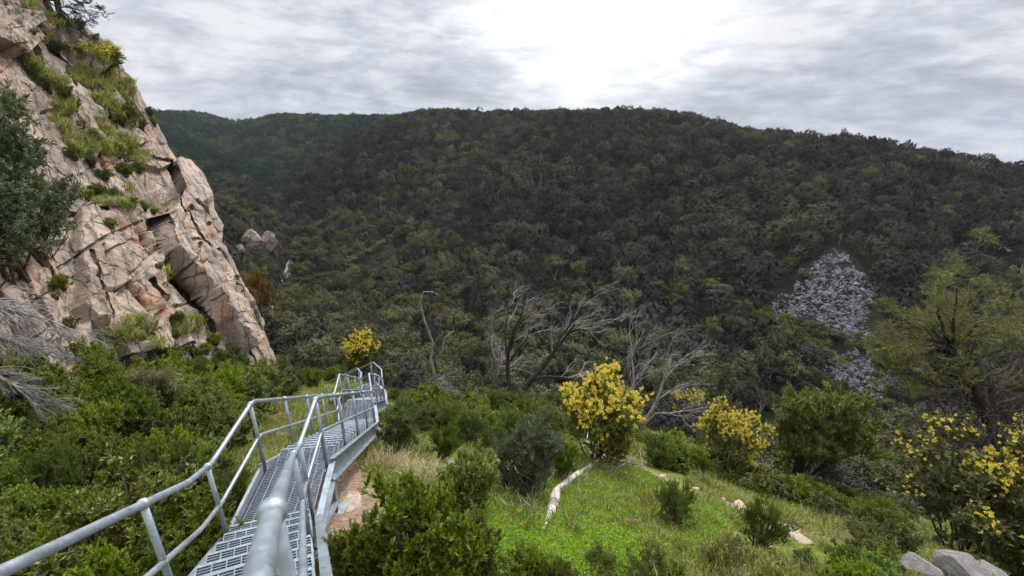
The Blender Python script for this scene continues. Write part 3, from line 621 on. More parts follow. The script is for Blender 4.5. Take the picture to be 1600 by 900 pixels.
def plant(key, loc, w, h, name, label, cat, group=None, var=None, rz=None, r=random.Random(4)):
    pr = PROTO[key]; k = cnt[key] = cnt.get(key, 0)+1; fm, sm, bm = pr[(k if var is None else var) % len(pr)]
    e = empty(name, loc, r.uniform(0, 6.28) if rz is None else rz, (w, w, h), label, cat, group)
    obj('foliage', fm, e); obj('stem', sm, e)
    if bm: obj('blossom', bm, e)
    return e
def top_z(p, py):
    yn = -(py-450)/FPX; return p[1]*(yn*CP-SP)/(CP+yn*SP)
def at_px(key, px, base, top, wpx, name, label, cat, group=None, var=None, sink=.05, d=None):
    p, dd = ground(px, base)
    if d: p = P(px, base, d); p[2] = H(p[0], p[1])
    f = p[1]*CP-p[2]*SP; h = max(.2, float(top_z(p, top)-p[2])); w = wpx*f/FPX
    p[2] -= sink; return plant(key, p, w, h+sink, name, label, cat, group, var)
# ---- named shrubs of the near slope
at_px('hop', 655, 960, 738, 260, 'hop_bush', 'large leafy green bush filling the foreground beside the pale dirt strip', 'bush', var=0)
at_px('hop', 735, 800, 695, 115, 'hop_bush', 'upright yellow-green bush just behind the large foreground bush', 'bush', var=1)
at_px('fine', 694, 716, 652, 72, 'green_shrub', 'rounded bright green shrub behind the dry grass', 'shrub', var=0)
at_px('hop', 625, 705, 636, 74, 'green_shrub', 'light green shrub between the end of the steel beam and the dry grass', 'shrub', var=2)
at_px('hop', 672, 660, 600, 92, 'green_shrub', 'broad green shrub under the snag with the hooked tip', 'shrub', var=3)
at_px('fine', 738, 690, 628, 70, 'green_shrub', 'deep green shrub right of the rounded bright green one', 'shrub', var=1)
at_px('grey', 826, 776, 640, 140, 'grey_shrub', 'big grey-green bush shading the butt of the fallen log', 'bush', var=0)
at_px('fine', 876, 750, 670, 66, 'green_shrub', 'fresh green feathery shrub against the big grey-green bush', 'shrub', var=2)
at_px('fine', 1052, 822, 742, 88, 'green_shrub', 'feathery green shrub on the grass right of the bleached log', 'shrub', var=0)
at_px('heath', 1010, 905, 828, 92, 'heath_shrub', 'low brownish heath at the bottom edge below the small white stones', 'shrub', var=0)
at_px('heath', 1128, 893, 828, 78, 'heath_shrub', 'low open heath on the grass below the tan crest rocks', 'shrub', var=1)
at_px('fine', 1186, 856, 766, 92, 'green_shrub', 'tall spiky green shrub beside the tan crest rock', 'shrub', var=1)
at_px('wattle', 930, 722, 570, 156, 'wattle_tree', 'largest golden wattle in full yellow bloom above the log', 'wattle', var=0)
at_px('wattle', 956, 728, 668, 56, 'wattle_tree', 'low wattle bush in bloom at the right foot of the largest wattle', 'wattle', var=1)
at_px('wattle', 1062, 680, 610, 66, 'wattle_tree', 'small half hidden golden wattle below the pale dead tree', 'wattle', var=1)
at_px('wattle', 1132, 748, 632, 104, 'wattle_tree', 'golden wattle with bright bloom beside the olive coloured tree', 'wattle', var=1)
at_px('wattle', 1338, 735, 685, 34, 'wattle_tree', 'tiny wattle sprig in bloom right of the olive coloured tree', 'wattle', var=0)
at_px('wattle_olive', 1492, 868, 672, 235, 'wattle_tree', 'broad wattle on dark stems over the grey boulders', 'wattle', var=1)
at_px('wattle_olive', 1606, 770, 655, 120, 'wattle_tree', 'wattle in bloom behind the leaning dark trunk at the edge', 'wattle', var=0)
at_px('wattle', 568, 600, 512, 66, 'wattle_tree', 'bright yellow-green wattle beyond the end of the stairs', 'wattle', var=0)
at_px('olive', 1243, 758, 582, 180, 'olive_tree', 'dense olive coloured rounded tree between the wattles', 'tree')
_p = np.array([-3.28, 3.5, 0]); _p[2] = H(_p[0], _p[1]); plant('hop', _p, 1.25, -3.38-_p[2], 'hop_bush', 'bright green bush pushing through the left railing onto the grating', 'bush', var=2)
at_px('hop', 588, 945, 775, 130, 'hop_bush', 'bright leafy bush at the bottom edge touching the dirt strip', 'bush', var=1)
at_px('hop', 742, 925, 790, 120, 'hop_bush', 'leafy bush at the bottom right of the large foreground bush', 'bush', var=3)
at_px('dark', 1425, 800, 690, 130, 'dark_shrub', 'dark leafy shrub left of the broad wattle over the boulders', 'shrub', var=0)
at_px('dark', 1580, 900, 790, 120, 'dark_shrub', 'dark leafy shrub in the lower corner beside the grey boulders', 'shrub', var=1)
at_px('gold', 385, 500, 425, 54, 'golden_shrub', 'golden green shrub below the small rock outcrop at the cliff edge', 'shrub', d=70)
at_px('rust', 408, 470, 408, 46, 'rusty_tree', 'rust coloured bushy tree beside the golden green shrub', 'tree', d=76)
# ---- fill of the slopes: the thickets the photo shows, plant by plant
STC = [(a+b)/2 for a, b in zip(LL, RR)]
def off_stair(x, y):
    return seg_dist(np.array([x]), np.array([y]), [(p[0], p[1]) for p in STC])[0]
def thicket(poly, n, keys, hm, name, label, group, seed, minr=.35, asp=(.95, 1.45)):
    r = random.Random(seed); xs = [p[0] for p in poly]; ys = [p[1] for p in poly]; done = []; k = 0; tries = 0
    while k < n and tries < n*40:
        tries += 1; px = r.uniform(min(xs), max(xs)); py = r.uniform(min(ys), max(ys))
        if not bool(in_poly(np.array([px]), np.array([py]), poly)[0]): continue
        p, d = ground(px, py)
        if d > 60: continue
        h = r.uniform(*hm); w = h*r.uniform(*asp)
        if off_stair(p[0], p[1]) < .42+w*.40: continue
        if any((p[0]-q[0])**2+(p[1]-q[1])**2 < (minr*(w+q[2]))**2 for q in done): continue
        done.append((p[0], p[1], w)); p[2] -= .06; k += 1
        plant(r.choice(keys), p, w, h, name, label, cat='shrub', group=group)
thicket([(-60, 620), (60, 610), (210, 600), (330, 605), (400, 600), (395, 640), (330, 740), (380, 820), (300, 960), (-60, 1010)], 100, ['hop', 'hop', 'fine', 'hop', 'dark'], (.9, 1.6), 'green_shrub', 'leafy green shrub in the thicket between the railing and the cliff', 'green thicket between railing and cliff', 5, .26, (.75, 1.1))
thicket([(60, 600), (210, 592), (330, 598), (440, 590), (420, 640), (330, 690), (200, 690), (60, 680)], 44, ['hop', 'fine', 'hop', 'dark', 'needle'], (1.3, 2.0), 'tall_shrub', 'taller upright shrub against the foot of the rock cliff', 'tall shrubs along the cliff foot', 15, .26, (.7, 1.0))
thicket([(400, 585), (470, 560), (560, 575), (520, 605), (400, 640), (380, 700), (350, 720), (360, 640)], 34, ['hop', 'fine', 'dark'], (.9, 1.5), 'green_shrub', 'green shrub in the gap between cliff foot and stairs', 'shrubs at the cliff foot', 6, .3)
thicket([(605, 595), (770, 590), (880, 620), (1000, 640), (1000, 690), (870, 680), (770, 705), (740, 690), (620, 670)], 60, ['hop', 'fine', 'fine', 'dark'], (.8, 1.4), 'green_shrub', 'green shrub in the belt below the dead trees', 'shrub belt below the dead trees', 7, .24)
thicket([(990, 690), (1110, 690), (1200, 745), (1330, 745), (1420, 790), (1400, 850), (1250, 800), (1110, 750), (1000, 725)], 90, ['fine', 'dark', 'hop', 'dark', 'fine'], (.7, 1.3), 'green_shrub', 'green shrub in the tangle behind the stony crest', 'shrubs behind the stony crest', 8, .24)
thicket([(1320, 800), (1400, 800), (1420, 850), (1375, 880), (1380, 960), (1320, 940)], 14, ['dark', 'hop', 'dark', 'heath'], (.5, .95), 'dark_shrub', 'dark leafy shrub among the growth around the grey boulders', 'shrubs around the grey boulders', 9, .3)
thicket([(560, 880), (820, 870), (960, 890), (1330, 880), (1330, 1000), (560, 1000)], 46, ['heath', 'heath', 'hop', 'fine'], (.3, .55), 'heath_shrub', 'low yellow-green heath along the bottom of the slope', 'low heath at the bottom', 10, .3)
thicket([(1250, 700), (1480, 720), (1640, 760), (1640, 700), (1300, 660)], 40, ['dark', 'grey', 'needle', 'dark'], (1.2, 2.2), 'dark_shrub', 'shadowy shrub on the drop behind the wattles', 'shrubs on the drop behind the wattles', 11, .3)
thicket([(600, 575), (760, 570), (900, 610), (1100, 640), (1100, 600), (800, 545), (620, 550)], 64, ['needle', 'grey', 'dark', 'pale', 'olive'], (1.4, 2.6), 'scrub_tree', 'scrubby small tree on the lower slope behind the dead trees', 'scrub on the lower slope', 12, .32)
thicket([(420, 520), (540, 510), (600, 560), (470, 570)], 30, ['pale', 'needle', 'olive', 'grey'], (2.0, 4.2), 'scrub_tree', 'feathery small tree below the cliff foot', 'feathery trees below the cliff foot', 13, .27)
# ---- growth on the cliff
def on_cliff(key, px, py, wpx, hpx, name, label, cat, group=None, out=.05, var=None):
    p = cliff_pt(px, py); f = p[1]*CP-p[2]*SP; plant(key, p+np.array([.3, -.6, -.1])*out, wpx*f/FPX, hpx*f/FPX, name, label, cat, group, var)
on_cliff('wattle', 165, 118, 74, 50, 'cliff_wattle', 'small golden wattle rooted high on the cliff edge', 'wattle', var=0)
on_cliff('pale', 40, 410, 250, 335, 'silver_shrub', 'big silvery green shrub hanging over the left of the cliff', 'shrub', out=1.2)
on_cliff('pale', 0, 440, 230, 230, 'silver_shrub', 'silvery shrub at the left edge below the big overhanging one', 'shrub', out=1.6)
on_cliff('pale', 92, 385, 120, 150, 'silver_shrub', 'smaller silvery shrub on the right flank of the big silvery growth', 'shrub', out=1.0)
on_cliff('grey', 95, 80, 26, 22, 'cliff_shrub', 'grey tuft in front of the blocks under the cliff top trees', 'shrub')
_r = random.Random(3)
for px, py, s in [(198, 182, 44), (215, 196, 30), (188, 190, 26), (182, 240, 30), (200, 262, 34), (170, 268, 36), (222, 262, 26), (160, 292, 30), (180, 302, 34), (192, 320, 22), (232, 320, 22), (246, 326, 16), (160, 358, 26), (248, 440, 24), (240, 452, 20), (286, 352, 10), (310, 372, 9), (300, 505, 26), (272, 500, 30), (268, 520, 24), (332, 530, 30), (320, 545, 26), (165, 530, 36), (175, 545, 34), (232, 570, 26), (205, 560, 24), (60, 110, 34), (80, 130, 36), (40, 90, 30), (100, 150, 30), (118, 165, 26), (130, 190, 30), (145, 215, 30), (120, 585, 60), (215, 592, 50), (262, 596, 46), (310, 590, 44), (360, 590, 46), (405, 588, 40), (70, 540, 46), (110, 500, 40), (225, 430, 18), (310, 480, 16), (345, 560, 30), (60, 60, 22), (30, 50, 22), (342, 452, 10), (352, 470, 9), (150, 250, 26), (140, 300, 26), (118, 240, 30), (100, 440, 34), (85, 460, 30), (235, 178, 22), (240, 192, 18), (90, 30, 24), (120, 50, 18)]:
    on_cliff(_r.choice(['hop', 'fine', 'heath', 'hop']), px, py+s*.35, s, s*_r.uniform(.7, 1), 'cliff_shrub', 'small green plant rooted in a ledge or crack of the rock cliff', 'shrub', 'plants rooted in the cliff')
# ------------------------------------------------------------------ branching skeletons
def grow(out, tips, r, p, d, L, rad, lvl, S):
    n = S['n'][lvl]; pts = [p]; rr = [rad]; d = np.array(d, float)
    for i in range(n):
        d = unit(d+r.normal(size=3)*S['wob'][lvl]+np.array(S.get('pull', (0, 0, 0)))*S['pk'][lvl]); p = p+d*L/n; pts.append(p); rr.append(rad*(1-(1-S['tap'])*(i+1)/n))
    out.append((np.array(pts), np.array(rr), lvl))
    if lvl+1 < len(S['n']):
        for k in range(S['kids'][lvl]):
            t = r.uniform(S['t0'][lvl], 1); i = int(t*n); ax = unit(np.cross(unit(pts[min(i+1, n)]-pts[max(0, i-1)]), r.normal(size=3))); dd = unit(pts[min(i+1, n)]-pts[max(0, i-1)]); a = S['ang'][lvl]*r.uniform(.6, 1.3)
            grow(out, tips, r, pts[i], dd*math.cos(a)+ax*math.sin(a), L*S['len'][lvl]*r.uniform(.6, 1.15)*(1.15-.4*t), rr[i]*S.get('rr', .62), lvl+1, S)
    else: tips.append((pts[-1], d))
def skeleton(name, parent, seed, p, d, L, rad, S, mat, sides=(7, 5, 4, 3, 3), split=2):
    out, tips = [], []; grow(out, tips, np.random.default_rng(seed), np.array(p, float), d, L, rad, 0, S)
    a, b = MB(), MB()
    for pts, rr, lvl in out: (a if lvl < split else b).tube(pts, rr, sides[lvl], cap=False)
    return a, b, tips
DEAD = dict(n=(9, 9, 8, 6, 5), wob=(.10, .16, .18, .2, .2), pull=(.25, 0, .12), pk=(.1, .25, .3, .3, .2), tap=.3, kids=(5, 5, 6, 4), t0=(.3, .3, .25, .2), ang=(.55, .6, .6, .6), len=(.72, .6, .55, .5))
def dead_tree(px, base, top, lean, seed, label, rad, mat, S=DEAD, k=.55, name='dead_tree', d=None, n_trunks=1, twig=None):
    p, dd = ground(px, base)
    if d: p = P(px, base, d); p[2] = H(p[0], p[1])
    h = float(top_z(p, top)-p[2]); e = empty(name, (p[0], p[1], p[2]-.1), label=label, cat='dead tree'); A, B = MB(), MB()
    for i in range(n_trunks):
        ln = np.array(lean[i] if n_trunks > 1 else lean, float); a, b, _ = skeleton('x', None, seed+i*7, (i*.12, 0, 0), unit(ln), h*k, rad*(1-.2*i), S, mat)
        for X, Y in ((A, a), (B, b)):
            if Y.n: 
                off = X.n
                for f, l in Y.F.items(): X.F.setdefault(f, []).extend([q+off for q in l])
                X.V += Y.V; X.n += Y.n
    obj('trunk', A.mesh('trunk', mat), e)
    if B.n: obj('twigs', B.mesh('twigs', twig or mat), e)
    return e
dead_tree(797, 655, 432, [(.55, 0, .9), (-.12, 0, 1)], 12, 'tall dark dead tree with bare branches swept to the right', .17, DARKBARK, n_trunks=2, k=.78, twig=DEADW, d=21)
dead_tree(780, 640, 455, (-.05, 0, 1), 31, 'slender pale dead tree left of the dark swept one', .10, DEADD, k=.7, twig=DEADW, d=23)
dead_tree(985, 690, 495, [(.45, 0, .9), (-.15, .1, 1)], 47, 'pale grey dead tree with many forked limbs behind the largest wattle', .125, DEADW, n_trunks=2, k=.74, d=21, twig=DEADW)
SNAG = dict(n=(12, 8, 6), wob=(.12, .2, .25), pull=(.1, 0, 0), pk=(.0, .3, .3), tap=.35, kids=(7, 5), t0=(.15, .2), ang=(.9, .8), len=(.38, .5))
p, _ = ground(681, 620); p = P(681, 615, 22); p[2] = H(p[0], p[1]); e = empty('dead_snag', (p[0], p[1], p[2]), label='twisted grey snag with a hooked tip beyond the end of the stairs', cat='dead tree')
h = float(top_z(p, 456)-p[2]); s_ = h
hook = [(0, 0, -.1), (.02, 0, .2), (-.02, 0, .45), (.0, 0, .6), (-.05, 0, .78), (-.07, 0, .92), (-.04, 0, 1.0), (.03, 0, 1.0), (.07, 0, .97)]
mb = MB().tube(np.array(hook)*s_, np.linspace(.085, .018, 9), 7); mb.tube(np.array([(0, 0, .42), (.07, .02, .52), (.09, .02, .62), (.16, .03, .68)])*s_, [.05, .04, .03, .015], 6)
obj('trunk', mb.mesh('trunk', DEADW), e)
tw = MB(); r_ = np.random.default_rng(8)
for i in range(70):
    a = r_.uniform(-.5, .5); z0 = r_.uniform(.08, .3)*s_; dd = unit(np.array([r_.choice([-1, 1, 1])*r_.uniform(.5, 1), r_.normal()*.5, r_.uniform(-.2, .7)])); L = r_.uniform(.6, 1.6)
    t = np.linspace(0, 1, 5)[:, None]; tw.tube(np.array([np.interp(z0/s_, [q[2] for q in hook[:7]], [q[0] for q in hook[:7]])*s_, 0, z0])+dd*L*t+np.array([0, 0, -.35])*t*t*L, np.linspace(.012, .003, 5), 3, cap=False)
obj('twigs', tw.mesh('twigs', DEADW), e)
# dead branches sweeping out at the left edge
BR = dict(n=(10, 8, 7, 5), wob=(.08, .14, .18, .2), pull=(.6, -.1, -.35), pk=(.12, .2, .2, .1), tap=.3, kids=(14, 9, 5), t0=(.05, .1, .2), ang=(.35, .5, .5), len=(.6, .55, .5))
for i, (a, b, d0, lab) in enumerate([((-60, 455), (130, 545), 6.6, 'uppermost grey dead branch sweeping in over the cliff foot'), ((-70, 500), (90, 560), 6.2, 'grey dead branch drooping at the left edge above the rubble'), ((-70, 560), (110, 600), 5.9, 'lowest grey dead branch lying at the cliff foot')]):
    A = P(a[0], a[1], d0); Bq = P(b[0], b[1], d0*1.12); e = empty('dead_branch', A, label=lab, cat='branch')
    x, y, _ = skeleton('b', None, 90+i, (0, 0, 0), unit(Bq-A), np.linalg.norm(Bq-A)*.95, .028, BR, DEADW); obj('limb', x.mesh('limb', DEADW), e); obj('twigs', y.mesh('twigs', DEADW), e)
# ------------------------------------------------------------------ trees drawn clump by clump
def authored(name, label, cat, base, trunk, clumps, mat, bark, rad, r0, ntw, nlf, ll, lw, seed, bare=0, **kw):
    r = np.random.default_rng(seed); e = empty(name, base, label=label, cat=cat); base = np.array(base)
    T = np.array(trunk)-base; mb = MB(); n = len(T); mb.tube(fillet(list(T), .5, 4), np.linspace(r0, r0*.5, len(fillet(list(T), .5, 4))), 8)
    cen = np.array(clumps)-base
    for c in cen:
        i = int(np.argmin(np.linalg.norm(T-c*.6-T[-1]*.3, axis=1))); i = max(1, i); b = T[i]; m = (b+c)/2+r.normal(size=3)*.25; m[2] -= .2
        t = np.linspace(0, 1, 8)[:, None]; q = (1-t)**2*b+2*t*(1-t)*m+t*t*c+r.normal(size=(8, 3))*.03; mb.tube(q, np.linspace(r0*.42, .012, 8), 5, cap=False)
    cc = np.repeat(cen, 6, 0)+r.normal(size=(len(cen)*6, 3))*rad*.68
    V, F, S, E = foliage(r, cc, T[-1][2]*.8, rad*.55, ntw, nlf, ll, lw, **kw)
    tw = MB()
    for k in r.choice(len(S), min(len(S), 260), replace=False): tw.tube([S[k], (S[k]+E[k])/2, E[k]], [.012, .008, .003], 3, cap=False)
    for k in range(bare):
        b = T[r.integers(1, n)]+r.normal(size=3)*.1; d = unit(r.normal(size=3)*np.array([1, .7, .5])+np.array([-.3, 0, .3])); L = r.uniform(.8, 2.4); t = np.linspace(0, 1, 7)[:, None]
        q = b+d*L*t+np.array([0, 0, -.3])*t*t*L*r.uniform(-.5, 1)+r.normal(size=(7, 3))*.05; tw.tube(q, np.linspace(.03, .005, 7), 4, cap=False)
        for s in range(3):
            b2 = q[r.integers(2, 7)]; d2 = unit(d+r.normal(size=3)*.7); tw.tube([b2, b2+d2*L*.2, b2+d2*L*.4+r.normal(size=3)*.05], [.012, .008, .003], 3, cap=False)
    obj('trunk', mb.mesh('trunk', bark), e); obj('twigs', tw.mesh('twigs', bark), e); obj('foliage', np_mesh('foliage', V, F, LEAF[mat], False), e)
    return e
r_ = np.random.default_rng(5)
b_ = P(1562, 735, 13.5); b_[2] = H(b_[0], b_[1])-.1
cl = [P(x, y, 13.5+r_.uniform(-1.3, 1.6)) for x, y in [(1385, 545), (1405, 515), (1435, 495), (1400, 575), (1440, 540), (1470, 515), (1420, 560), (1465, 480), (1495, 450), (1520, 455), (1500, 490), (1535, 490), (1560, 500), (1585, 520), (1610, 510), (1560, 545), (1600, 560), (1480, 550), (1630, 540), (1525, 530), (1450, 590), (1600, 600), (1640, 600)]]
authored('sheoak_tree', 'tall drooping sheoak with dark leaning trunks behind the broad wattle', 'tree', b_, [b_, P(1556, 690, 13.5), P(1540, 640, 13.4), P(1515, 590, 13.3), P(1490, 545, 13.5)], cl, 'needle', DARKBARK, .66, .19, 10, 28, .13, .012, 21, bare=130, up=.3, droop=.5, spread=1.0)
b2 = P(1600, 740, 14.2); b2[2] = H(b2[0], b2[1])-.1
dead_tree(1572, 745, 560, (-.5, 0, .9), 63, 'dark bare tree leaning across the trunk of the drooping sheoak', .12, DARKBARK, k=.6, d=13, twig=DEADD)
# trees on the cliff top
c0 = cliff_pt(72, 30); c1 = cliff_pt(92, 38)
for b, tr, cs, sd, lab in ((c0, [(70, 0), (68, -40), (66, -90)], [(30, -40), (50, -60), (80, -70), (60, -90), (40, -20), (95, -45)], 31, 'left one of the two dark trees on the cliff top'),
                           (c1, [(88, 5), (92, -20), (98, -70)], [(118, -8), (130, 8), (138, 18), (120, 20), (145, 2), (110, -30), (130, -30), (90, -60), (126, 42), (140, 50), (112, 38), (100, 8)], 32, 'dark tree spreading right over the cliff top')):
    d0 = float(cliff_d(b[0]*0+80, 35)); d0 = float(b[1]*CP-b[2]*SP); rr = np.random.default_rng(sd)
    authored('cliff_top_tree', lab, 'tree', b, [b]+[P(x, y, d0) for x, y in tr], [P(x, y, d0+rr.uniform(-.6, .8)) for x, y in cs], 'pine', DARKBARK, .33, .10, 4, 18, .10, .010, sd, bare=10, up=.3)
# ------------------------------------------------------------------ forest trees across the gorge
def joined(name, parts):
    V, F, M, n, mats = [], [], [], 0, []
    for me in parts:
        v = np.empty(len(me.vertices)*3, np.float32); me.vertices.foreach_get('co', v); V.append(v.reshape(-1, 3)); q = {}
        for p in me.polygons: q.setdefault(len(p.vertices), []).append([i+n for i in p.vertices])
        for k, f in q.items(): F.append(np.array(f)); M.append(np.full(len(f), len(mats)))
        n += len(v)//3; mats.append(me.materials[0])
    me = np_mesh(name, np.concatenate(V), F, None, False)
    for m in mats: me.materials.append(m)
    me.polygons.foreach_set('material_index', np.concatenate(M).astype(np.int32)); return me
FOREST = []
def forest_proto(kind, seed):
    r = np.random.default_rng(seed)
    if kind == 'sheoak':
        cen = clump_centres(r, 90, (.44, .44, .46), .52, -.45, (.86, 1.), .30, seed); V, F, S, E = foliage(r, cen, .5, .06, 10, 10, .030, .020, up=.35, spread=1.5, rnd=.9, shell=True)
        tr = stems(r, cen, .010, 7, .03, 4, .02).mesh('trunk', DEADD)
    elif kind in ('gum', 'bluegum'):
        cen = clump_centres(r, 44, (.41, .41, .37), .58, -.5, (.7, 1.), .8, seed); V, F, S, E = foliage(r, cen, .58, .08, 10, 13, .034, .018, up=.3, spread=1.5, rnd=1.0, droop=.2, shell=True)
        tr = stems(r, cen, .011, 5, .015, 4, .03).mesh('trunk', PALEB)
    else:
        out, tips = [], []; a, b, _ = skeleton('x', None, seed, (0, 0, 0), (r.normal()*.15, r.normal()*.15, 1), .55, .017, dict(n=(6, 6, 5), wob=(.1, .16, .2), pull=(0, 0, .2), pk=(0, .2, .2), tap=.3, kids=(7, 5), t0=(.35, .3), ang=(.6, .6), len=(.75, .6)), PALEB, sides=(5, 4, 3), split=9)
        return (None, a.mesh('trunk', PALEB))
    return (np_mesh('crown', V, F, LEAF[kind], False), tr)
for kd, n in (('sheoak', 5), ('gum', 4), ('dead', 3), ('bluegum', 3)):
    for i in range(n): FOREST.append((kd, *forest_proto(kd, 200+len(FOREST))))
KI = {k: [i for i, f in enumerate(FOREST) if f[0] == k] for k in ('sheoak', 'gum', 'dead', 'bluegum')}
SCREE_PX = [[(1308, 385), (1332, 396), (1362, 430), (1368, 470), (1358, 528), (1320, 534), (1290, 522), (1262, 502), (1200, 500), (1212, 470), (1245, 448), (1268, 420)], [(1325, 540), (1362, 556), (1390, 602), (1370, 622), (1310, 604), (1270, 578), (1298, 558)]]
CLEAR_PX = SCREE_PX+[[(434, 418), (454, 418), (452, 436), (436, 438)], [(425, 462), (438, 462), (436, 474), (425, 474)], [(414, 484), (428, 484), (424, 498), (412, 498)], [(382, 362), (428, 358), (428, 386), (390, 392)]]
def build_forest():
    r = np.random.default_rng(77); rows = []
    for cell, r0, r1, s0 in ((3.5, 30, 330, 1.), (5.2, 330, 780, 1.45)):
        gx, gy = np.meshgrid(np.arange(-620, 340, cell), np.arange(16, 780, cell)); x = gx.ravel()+r.uniform(-.5, .5, gx.size)*cell; y = gy.ravel()+r.uniform(-.5, .5, gx.size)*cell
        R = np.hypot(x, y); k = (R > r0) & (R < r1) & (np.abs(np.arctan2(x, y)) < RAD(54)); x, y = x[k], y[k]
        rows.append(np.c_[x, y, np.full(len(x), s0)])
    Q = np.concatenate(rows); x, y, s0 = Q.T; z = H(x, y, False); m = len(x); R = np.hypot(x, y)
    f = fbm(xyz(x/38, y/38), 3, 12)*1.6; left = sstep(-5, -60, x); floor = sstep(-30, -38, z)
    ridge = sstep(-30, -60, x)*sstep(180, 195, R)*(1-sstep(250, 275, R))
    pg = np.clip(.03+.42*floor+.30*left+f*.27+.12*sstep(150, 260, R), 0, .9)*(1-ridge); pg = np.where((R < 80) & (x < 12), np.maximum(pg, .75), pg); gum = r.uniform(size=m) < pg; dead = r.uniform(size=m) < .018
    kind = np.where(dead, 2, np.where((R > 300) & (x < 20), 3, np.where(gum, 1, 0)))
    w = np.where(kind == 0, r.uniform(4.0, 7.0, m), np.where((kind == 1) | (kind == 3), r.uniform(4.6, 7.2, m)*(1+.25*floor), r.uniform(3.5, 5.5, m)))*s0
    h = w*np.where(kind == 0, r.uniform(.85, 1.2, m), np.where((kind == 1) | (kind == 3), r.uniform(.85, 1.15, m), r.uniform(1.2, 1.7, m)))
    near = R < 42; w = np.where(near, w*.75, w); h = np.where(near, h*.7, h)
    # keep the growth off scree, water and bare rock, and drop what nothing of shows
    keep = np.ones(m, bool)
    for fr in (0., .5, .85):
        px, py, ff = proj(np.stack([x, y, z+h*fr], -1))
        for poly in CLEAR_PX:
            for ex in ((-.18, 0, .18) if poly in SCREE_PX else (0,)): keep &= ~(in_poly(px+ex*w/ff*FPX, py, poly) & (R < 230))
    pxb, pyb, ff = proj(np.stack([x, y, z+h*.9], -1)); keep &= (pxb > -160) & (pxb < 1760)
    vis = np.zeros(m, bool)
    for fr in (.6, 1.05):
        T = np.stack([x, y, z+h*fr], -1); ok = np.ones(m, bool)
        for t in np.r_[np.linspace(.02, .5, 14), np.linspace(.53, .96, 22)]: 
            q = T*t; ok &= q[:, 2] > H(q[:, 0], q[:, 1], False)-.3
        vis |= ok
    px, py, ff = proj(np.stack([x, y, z+h], -1)); hid = in_poly(px, py, [(sil(v)-45, v) for v in range(-60, 640, 20)]+[(-900, 640), (-900, -60)])
    keep &= vis & ~hid & ~((R < 60) & (x > -2) & (z > -17)) & ~((R < 36))
    idx = np.nonzero(keep)[0]; size = w*h/(R**2); order = idx[np.argsort(-size[idx])]
    return x, y, z, w, h, kind, R, order, r
def forest_name(k, X, Y, Z, R):
    if k == 0: return ('sheoak_tree', 'dark rounded sheoak crown in the dense forest across the gorge', 'tree', 'sheoaks across the gorge')
    if k == 1: return ('gum_tree', 'olive green gum tree with pale limbs in the gorge forest', 'tree', 'gum trees in the gorge')
    return ('dead_gum_tree', 'bare pale dead tree standing among the gorge forest', 'dead tree', 'dead trees in the gorge forest')
def scatter(name, pts, scl, rotz, index, protos, tilt=None):
    """one object of countless pieces: points that each carry a piece"""
    me = bpy.data.meshes.new(name); me.vertices.add(len(pts)); me.vertices.foreach_set('co', np.asarray(pts, np.float32).ravel()); me.update()
    at = me.attributes.new('scl', 'FLOAT_VECTOR', 'POINT'); at.data.foreach_set('vector', np.asarray(scl, np.float32).ravel())
    ro = np.zeros((len(pts), 3), np.float32); ro[:, 2] = rotz
    if tilt is not None: ro[:, :2] = tilt
    at = me.attributes.new('rot', 'FLOAT_VECTOR', 'POINT'); at.data.foreach_set('vector', ro.ravel())
    at = me.attributes.new('idx', 'INT', 'POINT'); at.data.foreach_set('value', np.asarray(index, np.int32))
    o = obj(name, me); col = bpy.data.collections.new(name+'_pieces')
    for i, p in enumerate(protos):
        q = bpy.data.objects.new('%s_piece_%02d' % (name, i), p); col.objects.link(q)
    ng = bpy.data.node_groups.new(name+'_scatter', 'GeometryNodeTree'); ng.interface.new_socket('Geometry', in_out='INPUT', socket_type='NodeSocketGeometry'); ng.interface.new_socket('Geometry', in_out='OUTPUT', socket_type='NodeSocketGeometry')
    gi = ng.nodes.new('NodeGroupInput'); go = ng.nodes.new('NodeGroupOutput'); ip = ng.nodes.new('GeometryNodeInstanceOnPoints'); ci = ng.nodes.new('GeometryNodeCollectionInfo')
    ci.inputs[0].default_value = col; ci.inputs[1].default_value = True; ci.inputs[2].default_value = True; ip.inputs['Pick Instance'].default_value = True
    def attr(n, t):
        a = ng.nodes.new('GeometryNodeInputNamedAttribute'); a.data_type = t; a.inputs[0].default_value = n; return a.outputs[0]
    er = ng.nodes.new('FunctionNodeEulerToRotation'); L = ng.links.new
    L(gi.outputs[0], ip.inputs['Points']); L(ci.outputs[0], ip.inputs['Instance']); L(attr('idx', 'INT'), ip.inputs['Instance Index']); L(attr('rot', 'FLOAT_VECTOR'), er.inputs[0]); L(er.outputs[0], ip.inputs['Rotation']); L(attr('scl', 'FLOAT_VECTOR'), ip.inputs['Scale']); L(ip.outputs[0], go.inputs[0])
    md = o.modifiers.new('scatter', 'NODES'); md.node_group = ng; return o
